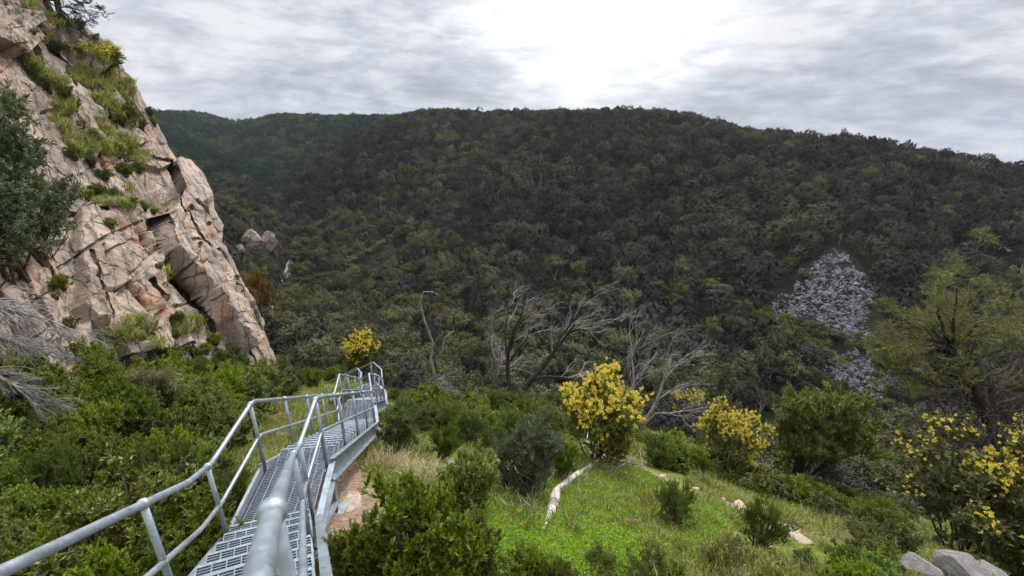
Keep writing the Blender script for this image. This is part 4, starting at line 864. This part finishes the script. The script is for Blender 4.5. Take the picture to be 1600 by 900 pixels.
def lay_forest():
    x, y, z, w, h, kind, R, order, r = build_forest(); left = {0: 280, 1: 240, 2: 60, 3: 0}; rest = []
    for i in order:
        k = int(kind[i])
        if left[k] > 0 and R[i] < 330:
            left[k] -= 1; nm, lab, cat, grp = forest_name(k, x[i], y[i], z[i], R[i]); kd, cm, tm = FOREST[int(r.choice(KI[['sheoak', 'gum', 'dead'][k]]))]
            e = empty(nm, (x[i], y[i], z[i]-.15), r.uniform(0, 6.28), (w[i], w[i], h[i]), lab, cat, grp)
            if cm: obj('crown', cm, e)
            obj('trunk', tm, e)
        else: rest.append(i)
    rest = np.array(rest); ix = [int(r.choice(KI[['sheoak', 'gum', 'dead', 'bluegum'][int(kind[i])]])) for i in rest]
    o = scatter('forest', np.stack([x[rest], y[rest], z[rest]-.15], -1), np.stack([w[rest], w[rest], h[rest]], -1), r.uniform(0, 6.28, len(rest)), ix, [joined('tree', [m for m in (f[1], f[2]) if m]) for f in FOREST])
    tag(o, 'dense grey-green forest covering the hills across the gorge', 'forest', kind='stuff')
    print('FOREST', len(order), len(rest))
lay_forest()

# tall gums that stand out on the skyline
for px, w, h, lab in ((1222, 5.5, 7.5, 'lone feathery gum poking above the right shoulder of the hill'), (1290, 6, 7, 'left gum of the skyline clump on the right shoulder'), (1312, 7, 10, 'tallest gum of the skyline clump on the right shoulder'), (1335, 5, 6, 'right gum of the skyline clump on the right shoulder'), (1442, 5, 6.5, 'small open gum on the falling skyline'), (1545, 5, 6, 'gum furthest down the falling skyline')):
    d = np.linspace(120, 330, 300); q = P(px, 240, d); q[:, 2] = H(q[:, 0], q[:, 1]); i = int(np.argmin(proj(q)[1])); kd, cm, tm = FOREST[KI['gum'][px % 4]]
    e = empty('skyline_gum_tree', (q[i, 0], q[i, 1], q[i, 2]-.2), px*.1, (w, w, h), lab, 'tree'); obj('crown', cm, e); obj('trunk', tm, e)
# ------------------------------------------------------------------ stones, logs, grass, scree, water
STONES = [rock_mesh('stone', 300+i, PALE, (1, .75, .5), 3, 12, .06) for i in range(4)]
def stone(px, py, wpx, label, mesh=None, name='stone', cat='stone', flat=1., group=None, rz=None, sink=.25, me=None, d=None):
    p, dd = ground(px, py)
    if d: p = P(px, py, d); p[2] = max(p[2], H(p[0], p[1])-2)
    f = p[1]*CP-p[2]*SP; s = wpx*f/FPX/2; o = obj(name, me or STONES[int(px) % 4], loc=(p[0], p[1], p[2]+s*.5*flat*(1-2*sink)))
    o.scale = (s, s, s*flat); o.rotation_euler = (0, 0, (px*.37) % 6.28 if rz is None else rz); tag(o, label, cat, group); return o
for px, py, w, lab in [(548, 792, 70, 'wide flat pinkish slab on the dirt right of the stairs'), (792, 742, 34, 'whitish block half under the big grey-green bush'), (780, 728, 22, 'tan rock behind the whitish block by the grey-green bush'), (1222, 834, 46, 'tan rock on the crest beside the spiky green shrub'), (1157, 797, 30, 'pinkish rock further up the stony crest'), (1254, 846, 26, 'flat tan rock just below the crest rock'), (588, 672, 26, 'white rock by the stump under the steel beam'), (702, 722, 18, 'pinkish rock peeping out behind the rounded shrub')]:
    stone(px, py, w, lab, name='rock', cat='rock', flat=.45 if w == 70 else 1, sink=.4 if w == 70 else .25)
for px, py, w in [(1029, 838, 15), (1003, 826, 12), (1015, 818, 9), (947, 773, 10), (1035, 746, 13), (955, 859, 8), (985, 759, 7), (1199, 853, 16), (1088, 766, 14), (1103, 849, 9), (1284, 845, 13), (1130, 782, 10), (1300, 858, 10), (1180, 812, 10), (1060, 752, 7), (900, 790, 6), (560, 730, 9), (538, 840, 12), (552, 858, 10), (530, 862, 9), (562, 835, 8), (545, 720, 8), (580, 705, 9), (870, 875, 6), (1075, 830, 7), (1240, 860, 9), (720, 700, 8), (728, 712, 10)]:
    stone(px, py, w, 'small pale stone lying loose on the grass or dirt', group='small pale stones on the slope')
BOULD = [rock_mesh('boulder', 320+i, GREY, (1, .85, .75), 5, 14, .035) for i in range(3)]
for i, (px, py, w, lab) in enumerate([(1440, 902, 60, 'left one of the grey boulders under the broad wattle'), (1503, 912, 80, 'largest grey boulder in the lower right corner'), (1548, 906, 44, 'small grey boulder against the right of the largest one')]): stone(px, py, w, lab, me=BOULD[i], name='boulder', cat='boulder', rz=i*1.3, sink=.1)
OUT = [rock_mesh('rock_outcrop', 340+i*3, ROCK, (.8, .6, 1.1), 5, 44, .13) for i in range(3)]; FACE = [rock_mesh('rock_face', 350+i, SCREE, (1.3, .5, .8), 5, 40, .16) for i in range(2)]
def outcrop(px, py, w, hs, d, lab, me, name='rock_outcrop', cat='outcrop', group=None, rz=0):
    p = P(px, py, d)
    if name == 'grey_outcrop': p, d = ground(px, py+w*.2, 40)
    s = w*d/FPX/2; o = obj(name, me, loc=(p[0], p[1], p[2])); o.scale = (s/.7 if name == 'rock_outcrop' else s, s, s*hs); o.rotation_euler = (0, .15, rz); tag(o, lab, cat, group)
outcrop(393, 378, 34, 1.25, 108, 'broad pinkish outcrop slab on the far bank below the cliff', OUT[0]); outcrop(419, 376, 24, 1.5, 110, 'pinkish pillar at the right of the bank outcrop', OUT[1], rz=.6); outcrop(375, 396, 30, 1.1, 104, 'low pinkish rock at the foot of the bank outcrop', OUT[2], rz=2)
for px, py, w, d in [(445, 312, 44, 182), (1120, 468, 30, 94), (955, 545, 44, 76), (925, 548, 30, 75), (680, 478, 28, 102)]:
    outcrop(px, py, w, .8, d, 'grey rock breaking through the forest across the gorge', FACE[int(px) % 2], 'grey_outcrop', 'outcrop', 'grey outcrops in the forest', px % 3)
# scree
def polygon_pts(poly, n, r):
    xs = [p[0] for p in poly]; ys = [p[1] for p in poly]; px = r.uniform(min(xs), max(xs), n); py = r.uniform(min(ys), max(ys), n); k = in_poly(px, py, poly); return px[k], py[k]
def ground_many(px, py, dmin, dmax, n=160):
    d = np.geomspace(dmin, dmax, n); lo = np.full(len(px), dmax)
    for a in d[::-1]:
        q = P(px, py, np.full(len(px), a)); lo = np.where(q[:, 2] < H(q[:, 0], q[:, 1], False), a, lo)
    a, b = lo*(dmax/dmin)**(-1/(n-1)), lo
    for _ in range(7):
        mid = (a+b)/2; q = P(px, py, mid); below = q[:, 2] < H(q[:, 0], q[:, 1], False); b = np.where(below, mid, b); a = np.where(below, a, mid)
    q = P(px, py, b); q[:, 2] = H(q[:, 0], q[:, 1], False); return q
r = np.random.default_rng(9); SC_ST = [rock_mesh('scree_stone', 360+i, SCREE, (1, .8, .65), 2, 10, .08) for i in range(4)]
pts = []
for poly, n in zip(SCREE_PX, (9500, 3600)):
    px, py = polygon_pts(poly, n, r); px = px+34*fbm(xyz(py/12, px/30), 3, 5); py = py+22*fbm(xyz(px/16, py/40), 3, 6); k = fbm(xyz(px/22, py/16), 3, 8) > -.40; px, py = px[k], py[k]; pts.append(ground_many(px, py, 50, 130))
pts = np.concatenate(pts); n = len(pts); s = .07+.24*r.uniform(size=n)**3.2+.42*(r.uniform(size=n) > .985)*r.uniform(.4, 1.1, n)
o = scatter('scree', pts+np.array([0, 0, .08]), np.stack([s]*3, -1), r.uniform(0, 6.28, n), r.integers(0, 4, n), SC_ST, r.normal(size=(n, 2))*.6); tag(o, 'fan of loose grey purple stones on the far hillside', 'scree', kind='stuff')
# creek with white water
m_, nt, out = newmat('white_water'); b = N(nt, 'ShaderNodeBsdfPrincipled', Roughness=.25); tc = N(nt, 'ShaderNodeTexCoord'); rp = ramp(nt, [(.35, (.10, .12, .12, 1)), (.5, (.5, .52, .54, 1))]); nt.links.new(noise(nt, tc.outputs['Object'], 1.2, 6, .7), rp.inputs[0]); nt.links.new(rp.outputs[0], b.inputs['Base Color']); nt.links.new(b.outputs[0], out.inputs[0])
cpx = [(452, 408), (446, 425), (441, 440), (436, 456), (430, 470), (424, 484), (416, 500), (405, 520)]; c = []
for a, q in zip(cpx[:-1], cpx[1:]):
    for t in np.linspace(0, 1, 6, endpoint=False): c.append((a[0]+(q[0]-a[0])*t, a[1]+(q[1]-a[1])*t))
c = np.array(c); q = ground_many(c[:, 0], c[:, 1], 40, 190, 300); tq = unit(np.gradient(q, axis=0)); side = unit(np.cross(tq, [0, 0, 1.])); wv = 1.2+.8*vnoise(xyz(np.arange(len(c))*.7, 0))
rows = np.stack([q+side*(wv*k)[:, None]+np.array([0, 0, .35-.12*abs(k)])+vnoise(np.repeat(q[None], 1, 0)[0]*1.1+k)[:, None]*np.array([0, 0, .2]) for k in (-1, -.5, 0, .5, 1)], 1); a_, b_n = rows.shape[:2]
i = np.arange(a_-1)[:, None]*b_n; k = np.arange(b_n-1)[None]; tag(obj('creek_water', np_mesh('creek_water', rows.reshape(-1, 3), np.stack([i+k, i+k+1, i+b_n+k+1, i+b_n+k], -1).reshape(-1, 4), m_)), kind='structure')
# fallen log and broken limbs
def lying(name, label, pix, r0, r1, mat, lift=.05, cat='log', group=None, ends=0, sides=9):
    pp = []
    for k, (px, py) in enumerate(pix): g, d = ground(px, py); g[2] += lift+(max(0, k-(len(pix)-1-ends))*.14 if ends else 0); pp.append(g)
    pp = fillet(pp, .12, 3); base = pp[0]; q = np.array(pp)-base; n = len(q); rad = np.linspace(r0, r1, n)*(1+.25*vnoise(xyz(np.arange(n)*.8, r0*50)))
    tt = np.linspace(0, 1, n); rad = rad*(.35+.65*np.clip(tt/.10, 0, 1))
    o = obj(name, MB().tube(q, rad, sides).mesh(name, mat), loc=base); return tag(o, label, cat, group)
lying('fallen_log', 'long bleached log lying bent across the green slope', [(848, 838), (860, 812), (866, 790), (870, 772), (882, 763), (905, 745), (926, 732), (942, 718), (950, 703), (957, 688)], .10, .03, BLEACH, .10, ends=2)
lying('broken_slab', 'bleached broken slab of wood right of the bent log', [(962, 738), (980, 747), (1006, 750)], .09, .05, BLEACH, .04)
for i, px in enumerate([[(928, 728), (960, 722), (990, 735)], [(940, 718), (975, 728), (1004, 742)], [(920, 706), (950, 712), (985, 716)], [(905, 705), (915, 700), (918, 685)], [(945, 745), (970, 735), (996, 722)], [(1000, 745), (1002, 730), (998, 715)], [(930, 735), (955, 730), (985, 728)], [(1380, 862), (1410, 850), (1440, 838)], [(1505, 860), (1540, 835), (1556, 820)]]):
    lying('dead_branch', 'thin grey dead branch lying among the broken wood on the slope', px, .028, .010, DEADW, .10+.03*(i % 3), 'branch', 'thin dead branches on the slope', ends=1, sides=6)
# charred stumps
for px, py, top, lab in ((569, 694, 668, 'short charred stump under the steel beam'), (603, 640, 612, 'taller charred stump right of the far landing')):
    p, d = ground(px, py); h = max(.25, float(top_z(p, top)-p[2])); z = np.linspace(-.1, h, 9); t = np.stack([.02*np.sin(z*9), .02*np.cos(z*7), z], -1); st = obj('tree_stump', MB().tube(t, .11+.03*np.cos(z*11)-.02*z, 10).mesh('tree_stump', DARKBARK), loc=p); tag(st, lab, 'stump')
    tp = MB().ball((0.02*math.sin(h*9), .02*math.cos(h*7), h), (.09, .09, .012), 10, 6); obj('cut_top', tp.mesh('cut_top', DEADW), st)
# dry grass clumps
for px, py, w, lab, sd in ((640, 735, 95, 'straw coloured dry grass clump in front of the rounded shrub', 1), (600, 728, 60, 'pale dry grass clump next to the steel support', 2), (672, 752, 60, 'flattened dry grass above the large foreground bush', 3)):
    p, d = ground(px, py); rr = np.random.default_rng(sd); n = 420; W = w*d/FPX*.5; a = rr.uniform(0, 6.28, n); q = np.sqrt(rr.uniform(size=n))*W; mb = MB(); V = []; F = []
    c = np.stack([np.cos(a)*q, np.sin(a)*q*.7, 0*a], -1); c[:, 2] = H(p[0]+c[:, 0], p[1]+c[:, 1])-p[2]
    dr = unit(np.stack([rr.normal(size=n)*.9+np.cos(a)*.4, rr.normal(size=n)*.9+np.sin(a)*.3, rr.uniform(.2, 1.1, n)], -1)); L = rr.uniform(.2, .55, n)[:, None]; wd = unit(np.cross(dr, rr.normal(size=(n, 3))))*.004
    V = np.stack([c-wd, c+wd, c+dr*L*.6+wd*.8+[0, 0, .02], c+dr*L*.6-wd*.8+[0, 0, .02], c+dr*L-np.array([0, 0, .12])*L], 1).reshape(-1, 3); k = np.arange(n)*5
    o = obj('dry_grass_clump', np_mesh('dry_grass_clump', V, [np.stack([k, k+1, k+2, k+3], -1), np.stack([k+3, k+2, k+4], -1)], LEAF['straw'], False), loc=p); tag(o, lab, 'dry grass')
# grass and clover
def tuft(seed, n, R, hh, wid, mat, flat=False):
    r = np.random.default_rng(seed); a = r.uniform(0, 6.28, n); q = np.sqrt(r.uniform(size=n))*R; c = np.stack([np.cos(a)*q, np.sin(a)*q, 0*a-.01], -1)
    if flat:
        c[:, 2] = r.uniform(.3, 1, n)*hh*(1-(q/R)**2*.6); d = unit(np.stack([r.normal(size=n), r.normal(size=n), r.normal(size=n)*.35], -1)); V, F = leaves(c, d, r, wid, wid*.9); return np_mesh('tuft', V, F, mat, False)
    d = unit(np.stack([r.normal(size=n)*.45+np.cos(a)*.3, r.normal(size=n)*.45+np.sin(a)*.3, np.ones(n)], -1)); L = (hh*r.uniform(.5, 1.2, n))[:, None]; w = unit(np.cross(d, r.normal(size=(n, 3))))*wid/2
    tip = c+d*L+np.stack([r.normal(size=n), r.normal(size=n), -np.ones(n)*.5], -1)*L*.25; mid = c+d*L*.6
    V = np.stack([c-w, c+w, mid+w*.8, mid-w*.8, tip], 1).reshape(-1, 3); k = np.arange(n)*5; return np_mesh('tuft', V, [np.stack([k, k+1, k+2, k+3], -1), np.stack([k+3, k+2, k+4], -1)], mat, False)
r = np.random.default_rng(15); n = 60000; az = r.uniform(RAD(-56), RAD(56), n); rr_ = np.exp(r.uniform(math.log(2.2), math.log(30), n)); x = rr_*np.sin(az); y = rr_*np.cos(az)
bare = np.minimum.reduce([seg_dist(x, y, [a, b])/w for a, b, w in STRIPS]); nz = fbm(xyz(x/1.3, y/1.3), 3, 88); k = (bare > .85+nz*.5) & (nz > -.28); x, y, rr_ = x[k], y[k], rr_[k]; n = len(x)
s = r.uniform(.7, 1.4, n)*(.75+.045*rr_); o = scatter('grass', np.stack([x, y, H(x, y)], -1), np.stack([s, s, s*r.uniform(.6, 1.3, n)], -1), r.uniform(0, 6.28, n), np.where(r.uniform(size=n) < .03, 4, np.where(r.uniform(size=n) < .12+.25*(fbm(xyz(x/2.2, y/2.2), 2, 97) > .18), 3, r.integers(0, 3, n))), [tuft(1+i, 26, .10, .11, .007, LEAF['blade' if i < 3 else 'straw']) for i in range(4)]+[tuft(9, 34, .16, .26, .013, LEAF['heath'])]); tag(o, 'short green grass over the near slope', 'grass', kind='stuff')
px, py = polygon_pts([(740, 800), (800, 770), (880, 745), (960, 735), (1010, 745), (1080, 780), (1140, 800), (1120, 850), (1010, 880), (900, 910), (740, 880)], 26000, r); q = ground_many(px, py, 3, 25, 260); k = fbm(q/1.1, 3, 90) > -.22; q = q[k]; q[:, 2] = H(q[:, 0], q[:, 1]); n = len(q); s = r.uniform(.7, 1.5, n)
o = scatter('clover', q, np.stack([s]*3, -1), r.uniform(0, 6.28, n), r.integers(0, 3, n), [tuft(11+i, 120, .13, .07, .017, LEAF['clover'], True) for i in range(3)]); tag(o, 'bright green clover mat around the fallen log', 'ground cover', kind='stuff')
# grass rooted on the ledges of the cliff
r = np.random.default_rng(41); gu = np.gradient(CL, axis=1); gv = np.gradient(CL, axis=0); cn = np.cross(gv, gu); cn /= np.linalg.norm(cn, axis=-1)[..., None]+1e-9
GR = [[(40, 80), (75, 105), (130, 165), (215, 235), (222, 300), (196, 335), (150, 320), (110, 220), (60, 130)], [(30, 0), (75, 30), (95, 60), (60, 75)], [(150, 60), (210, 130), (200, 205), (160, 170), (120, 110)], [(225, 300), (262, 318), (245, 338), (222, 332)], [(232, 420), (262, 440), (250, 480), (236, 470)], [(262, 495), (312, 500), (300, 560), (266, 540)], [(150, 520), (200, 500), (210, 600), (140, 600)]]
inside = np.zeros(CLX.shape, bool)
for g in GR: inside |= in_poly(CLX, CLY, g)
ok = (CLX > -40)&(CLX < sil(CLY)-4)&((cn[..., 2] > .34)&inside&(fbm(CL*1.3, 3, 44) > -.02)); iy, ix = np.nonzero(ok); k = r.choice(len(iy), min(len(iy), 3000), replace=False)
q = CL[iy[k], ix[k]]; n = len(q); s = r.uniform(.7, 1.6, n)*1.2; o = scatter('cliff_grass', q, np.stack([s]*3, -1), r.uniform(0, 6.28, n), r.integers(0, 4, n), [tuft(31+i, 22, .10, .16, .012, LEAF['blade' if i else 'straw']) for i in range(4)]); tag(o, 'grass growing on the ledges of the rock cliff', 'grass', kind='stuff')

# shrubs that break the edge of the scree
rr = random.Random(12)
for px, py in [(1262, 425), (1235, 462), (1205, 498), (1250, 505), (1285, 520), (1325, 528), (1358, 480), (1350, 440), (1335, 410), (1372, 515), (1345, 545), (1300, 560), (1280, 582), (1372, 590), (1330, 585), (1222, 480), (1200, 445), (1220, 430)]:
    p, d = ground(px, py, 50); w = rr.uniform(.9, 2.0); plant(rr.choice(['dark', 'fine', 'grey', 'dark']), p-np.array([0, 0, .1]), w, w*rr.uniform(.6, .9), 'scree_shrub', 'low dark shrub growing in or beside the grey scree', 'shrub', 'shrubs around the scree')
lying('forked_limb', 'short forked grey limb rising from the bent bleached log', [(934, 728), (922, 712), (916, 700), (918, 688)], .045, .014, BLEACH, .12, 'branch', ends=2, sides=6)

# undergrowth on the bare ground round the scree
rr = random.Random(31); k = 0
while k < 170:
    px, py = (rr.uniform(1120, 1420), rr.uniform(400, 640)) if k % 2 else (rr.uniform(1170, 1320), rr.uniform(490, 640))
    if any(bool(in_poly(np.array([px]), np.array([py]), g)[0]) for g in SCREE_PX): continue
    p, d = ground(px, py, 45); w = rr.uniform(1.6, 3.2); k += 1
    if d > 130: continue
    plant(rr.choice(['dark', 'dark', 'grey', 'needle']), p-np.array([0, 0, .15]), w, w*rr.uniform(.6, 1.), 'gorge_shrub', 'dark bushy shrub on the gorge side around the scree', 'shrub', 'gorge side shrubs')
# ------------------------------------------------------------------ sky, sun, camera
SUN_AZ, SUN_EL = RAD(16), RAD(46)
def build_world():
    w = bpy.data.worlds.new('World'); SC.world = w; w.use_nodes = True; nt = w.node_tree; nt.nodes.clear()
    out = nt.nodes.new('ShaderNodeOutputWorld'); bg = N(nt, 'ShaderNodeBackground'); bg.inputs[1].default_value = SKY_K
    sky = N(nt, 'ShaderNodeTexSky'); sky.sky_type = 'NISHITA'; sky.sun_disc = False; sky.sun_elevation = SUN_EL; sky.sun_rotation = SUN_AZ; sky.air_density = 1.2; sky.dust_density = 2
    tc = N(nt, 'ShaderNodeTexCoord'); d = tc.outputs['Generated']
    nz = N(nt, 'ShaderNodeVectorMath', operation='NORMALIZE'); nt.links.new(d, nz.inputs[0]); d = nz.outputs[0]
    sx = N(nt, 'ShaderNodeSeparateXYZ'); nt.links.new(d, sx.inputs[0])
    # a broken cloud layer, flattened towards the skyline
    mp = N(nt, 'ShaderNodeMapping'); mp.inputs['Rotation'].default_value = (.06, .03, .4); mp.inputs['Scale'].default_value = (1, 1, 3.3); mp.inputs['Location'].default_value = (3.1, 1.7, .4); nt.links.new(d, mp.inputs[0])
    n1 = noise(nt, mp.outputs[0], 1.6, 3, .5, .4); n2 = noise(nt, mp.outputs[0], 4.6, 7, .6, .5); n3 = noise(nt, mp.outputs[0], 15, 5, .6, .2)
    cl = math_(nt, 'ADD', math_(nt, 'ADD', math_(nt, 'MULTIPLY', n1, .42), math_(nt, 'MULTIPLY', n2, .45)), math_(nt, 'MULTIPLY', n3, .33))
    r = ramp(nt, [(.42, (.36, .40, .48, 1)), (.53, (.47, .51, .59, 1)), (.61, (.62, .66, .74, 1)), (.71, (.86, .87, .92, 1))]); nt.links.new(cl, r.inputs[0])
    # thin cloud before the sun
    def sunside(az, el):
        s = (math.sin(az)*math.cos(el), math.cos(az)*math.cos(el), math.sin(el))
        q = N(nt, 'ShaderNodeVectorMath', operation='DOT_PRODUCT'); nt.links.new(d, q.inputs[0]); q.inputs[1].default_value = s; return q.outputs['Value']
    gl = math_(nt, 'POWER', maprange(nt, sunside(RAD(9), RAD(15)), .925, 1., 0, 1), 2.8)
    gl2 = maprange(nt, sunside(SUN_AZ, SUN_EL), .25, 1., 0, 1)
    glow = math_(nt, 'MULTIPLY', gl, math_(nt, 'ADD', .45, math_(nt, 'MULTIPLY', cl, 1.25)))
    c = mix(nt, 1., r.outputs[0], mix(nt, glow, (0, 0, 0, 1), (.74, .73, .70, 1)), 'ADD')
    # an overcast sky is about three times as bright overhead as at the skyline
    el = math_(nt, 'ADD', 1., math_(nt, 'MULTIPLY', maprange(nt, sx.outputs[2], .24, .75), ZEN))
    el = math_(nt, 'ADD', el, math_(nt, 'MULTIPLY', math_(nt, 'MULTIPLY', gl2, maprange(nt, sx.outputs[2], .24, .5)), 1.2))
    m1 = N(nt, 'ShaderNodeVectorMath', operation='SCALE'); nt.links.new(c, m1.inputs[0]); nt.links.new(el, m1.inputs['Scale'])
    ns = N(nt, 'ShaderNodeVectorMath', operation='SCALE'); nt.links.new(sky.outputs[0], ns.inputs[0]); ns.inputs['Scale'].default_value = .1
    cov = maprange(nt, cl, .33, .45, .72, .97)
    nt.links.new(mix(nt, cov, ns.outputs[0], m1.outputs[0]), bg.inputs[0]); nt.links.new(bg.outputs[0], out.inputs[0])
    w.cycles.sampling_method = 'MANUAL'; w.cycles.sample_map_resolution = 512
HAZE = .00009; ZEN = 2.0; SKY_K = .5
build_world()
ld = bpy.data.lights.new('sun', 'SUN'); ld.energy = 1.5; ld.angle = RAD(10); ld.color = (1, .96, .9)
lo = bpy.data.objects.new('sun', ld); COL.objects.link(lo); lo.rotation_euler = (RAD(90)-SUN_EL, 0, math.pi-SUN_AZ)
cam = bpy.data.cameras.new('camera'); co = bpy.data.objects.new('camera', cam); COL.objects.link(co); SC.camera = co
cam.lens = FPX/1600*36; cam.sensor_width = 36; cam.clip_start = .05; cam.clip_end = 20000; co.location = (0, 0, 0); co.rotation_euler = (RAD(90)-PITCH, 0, 0)
cam.dof.use_dof = True; cam.dof.focus_distance = 14; cam.dof.aperture_fstop = 2.8
vs = SC.view_settings; vs.view_transform = 'Standard'; vs.look = 'None'; vs.exposure = 1.0; vs.gamma = 1
cy = SC.cycles; cy.max_bounces = 5; cy.diffuse_bounces = 2; cy.glossy_bounces = 2; cy.transmission_bounces = 2; cy.transparent_max_bounces = 4; cy.volume_bounces = 0
cy.use_denoising = True; cy.caustics_reflective = False; cy.caustics_refractive = False
SC.render.film_transparent = False

# the faint blue air of the gorge
hz = MB().box((0, 0, -140), (1, 0, 0), (0, 1, 0), (0, 0, 1), 1310, 1310, 180)
m_, nt, out = newmat('valley_haze'); pv = nt.nodes.new('ShaderNodeVolumePrincipled'); pv.inputs['Color'].default_value = (.80, .88, 1, 1); pv.inputs['Density'].default_value = HAZE; nt.links.new(pv.outputs[0], out.inputs['Volume'])
tag(obj('haze', hz.mesh('haze', m_, False)), kind='stuff')
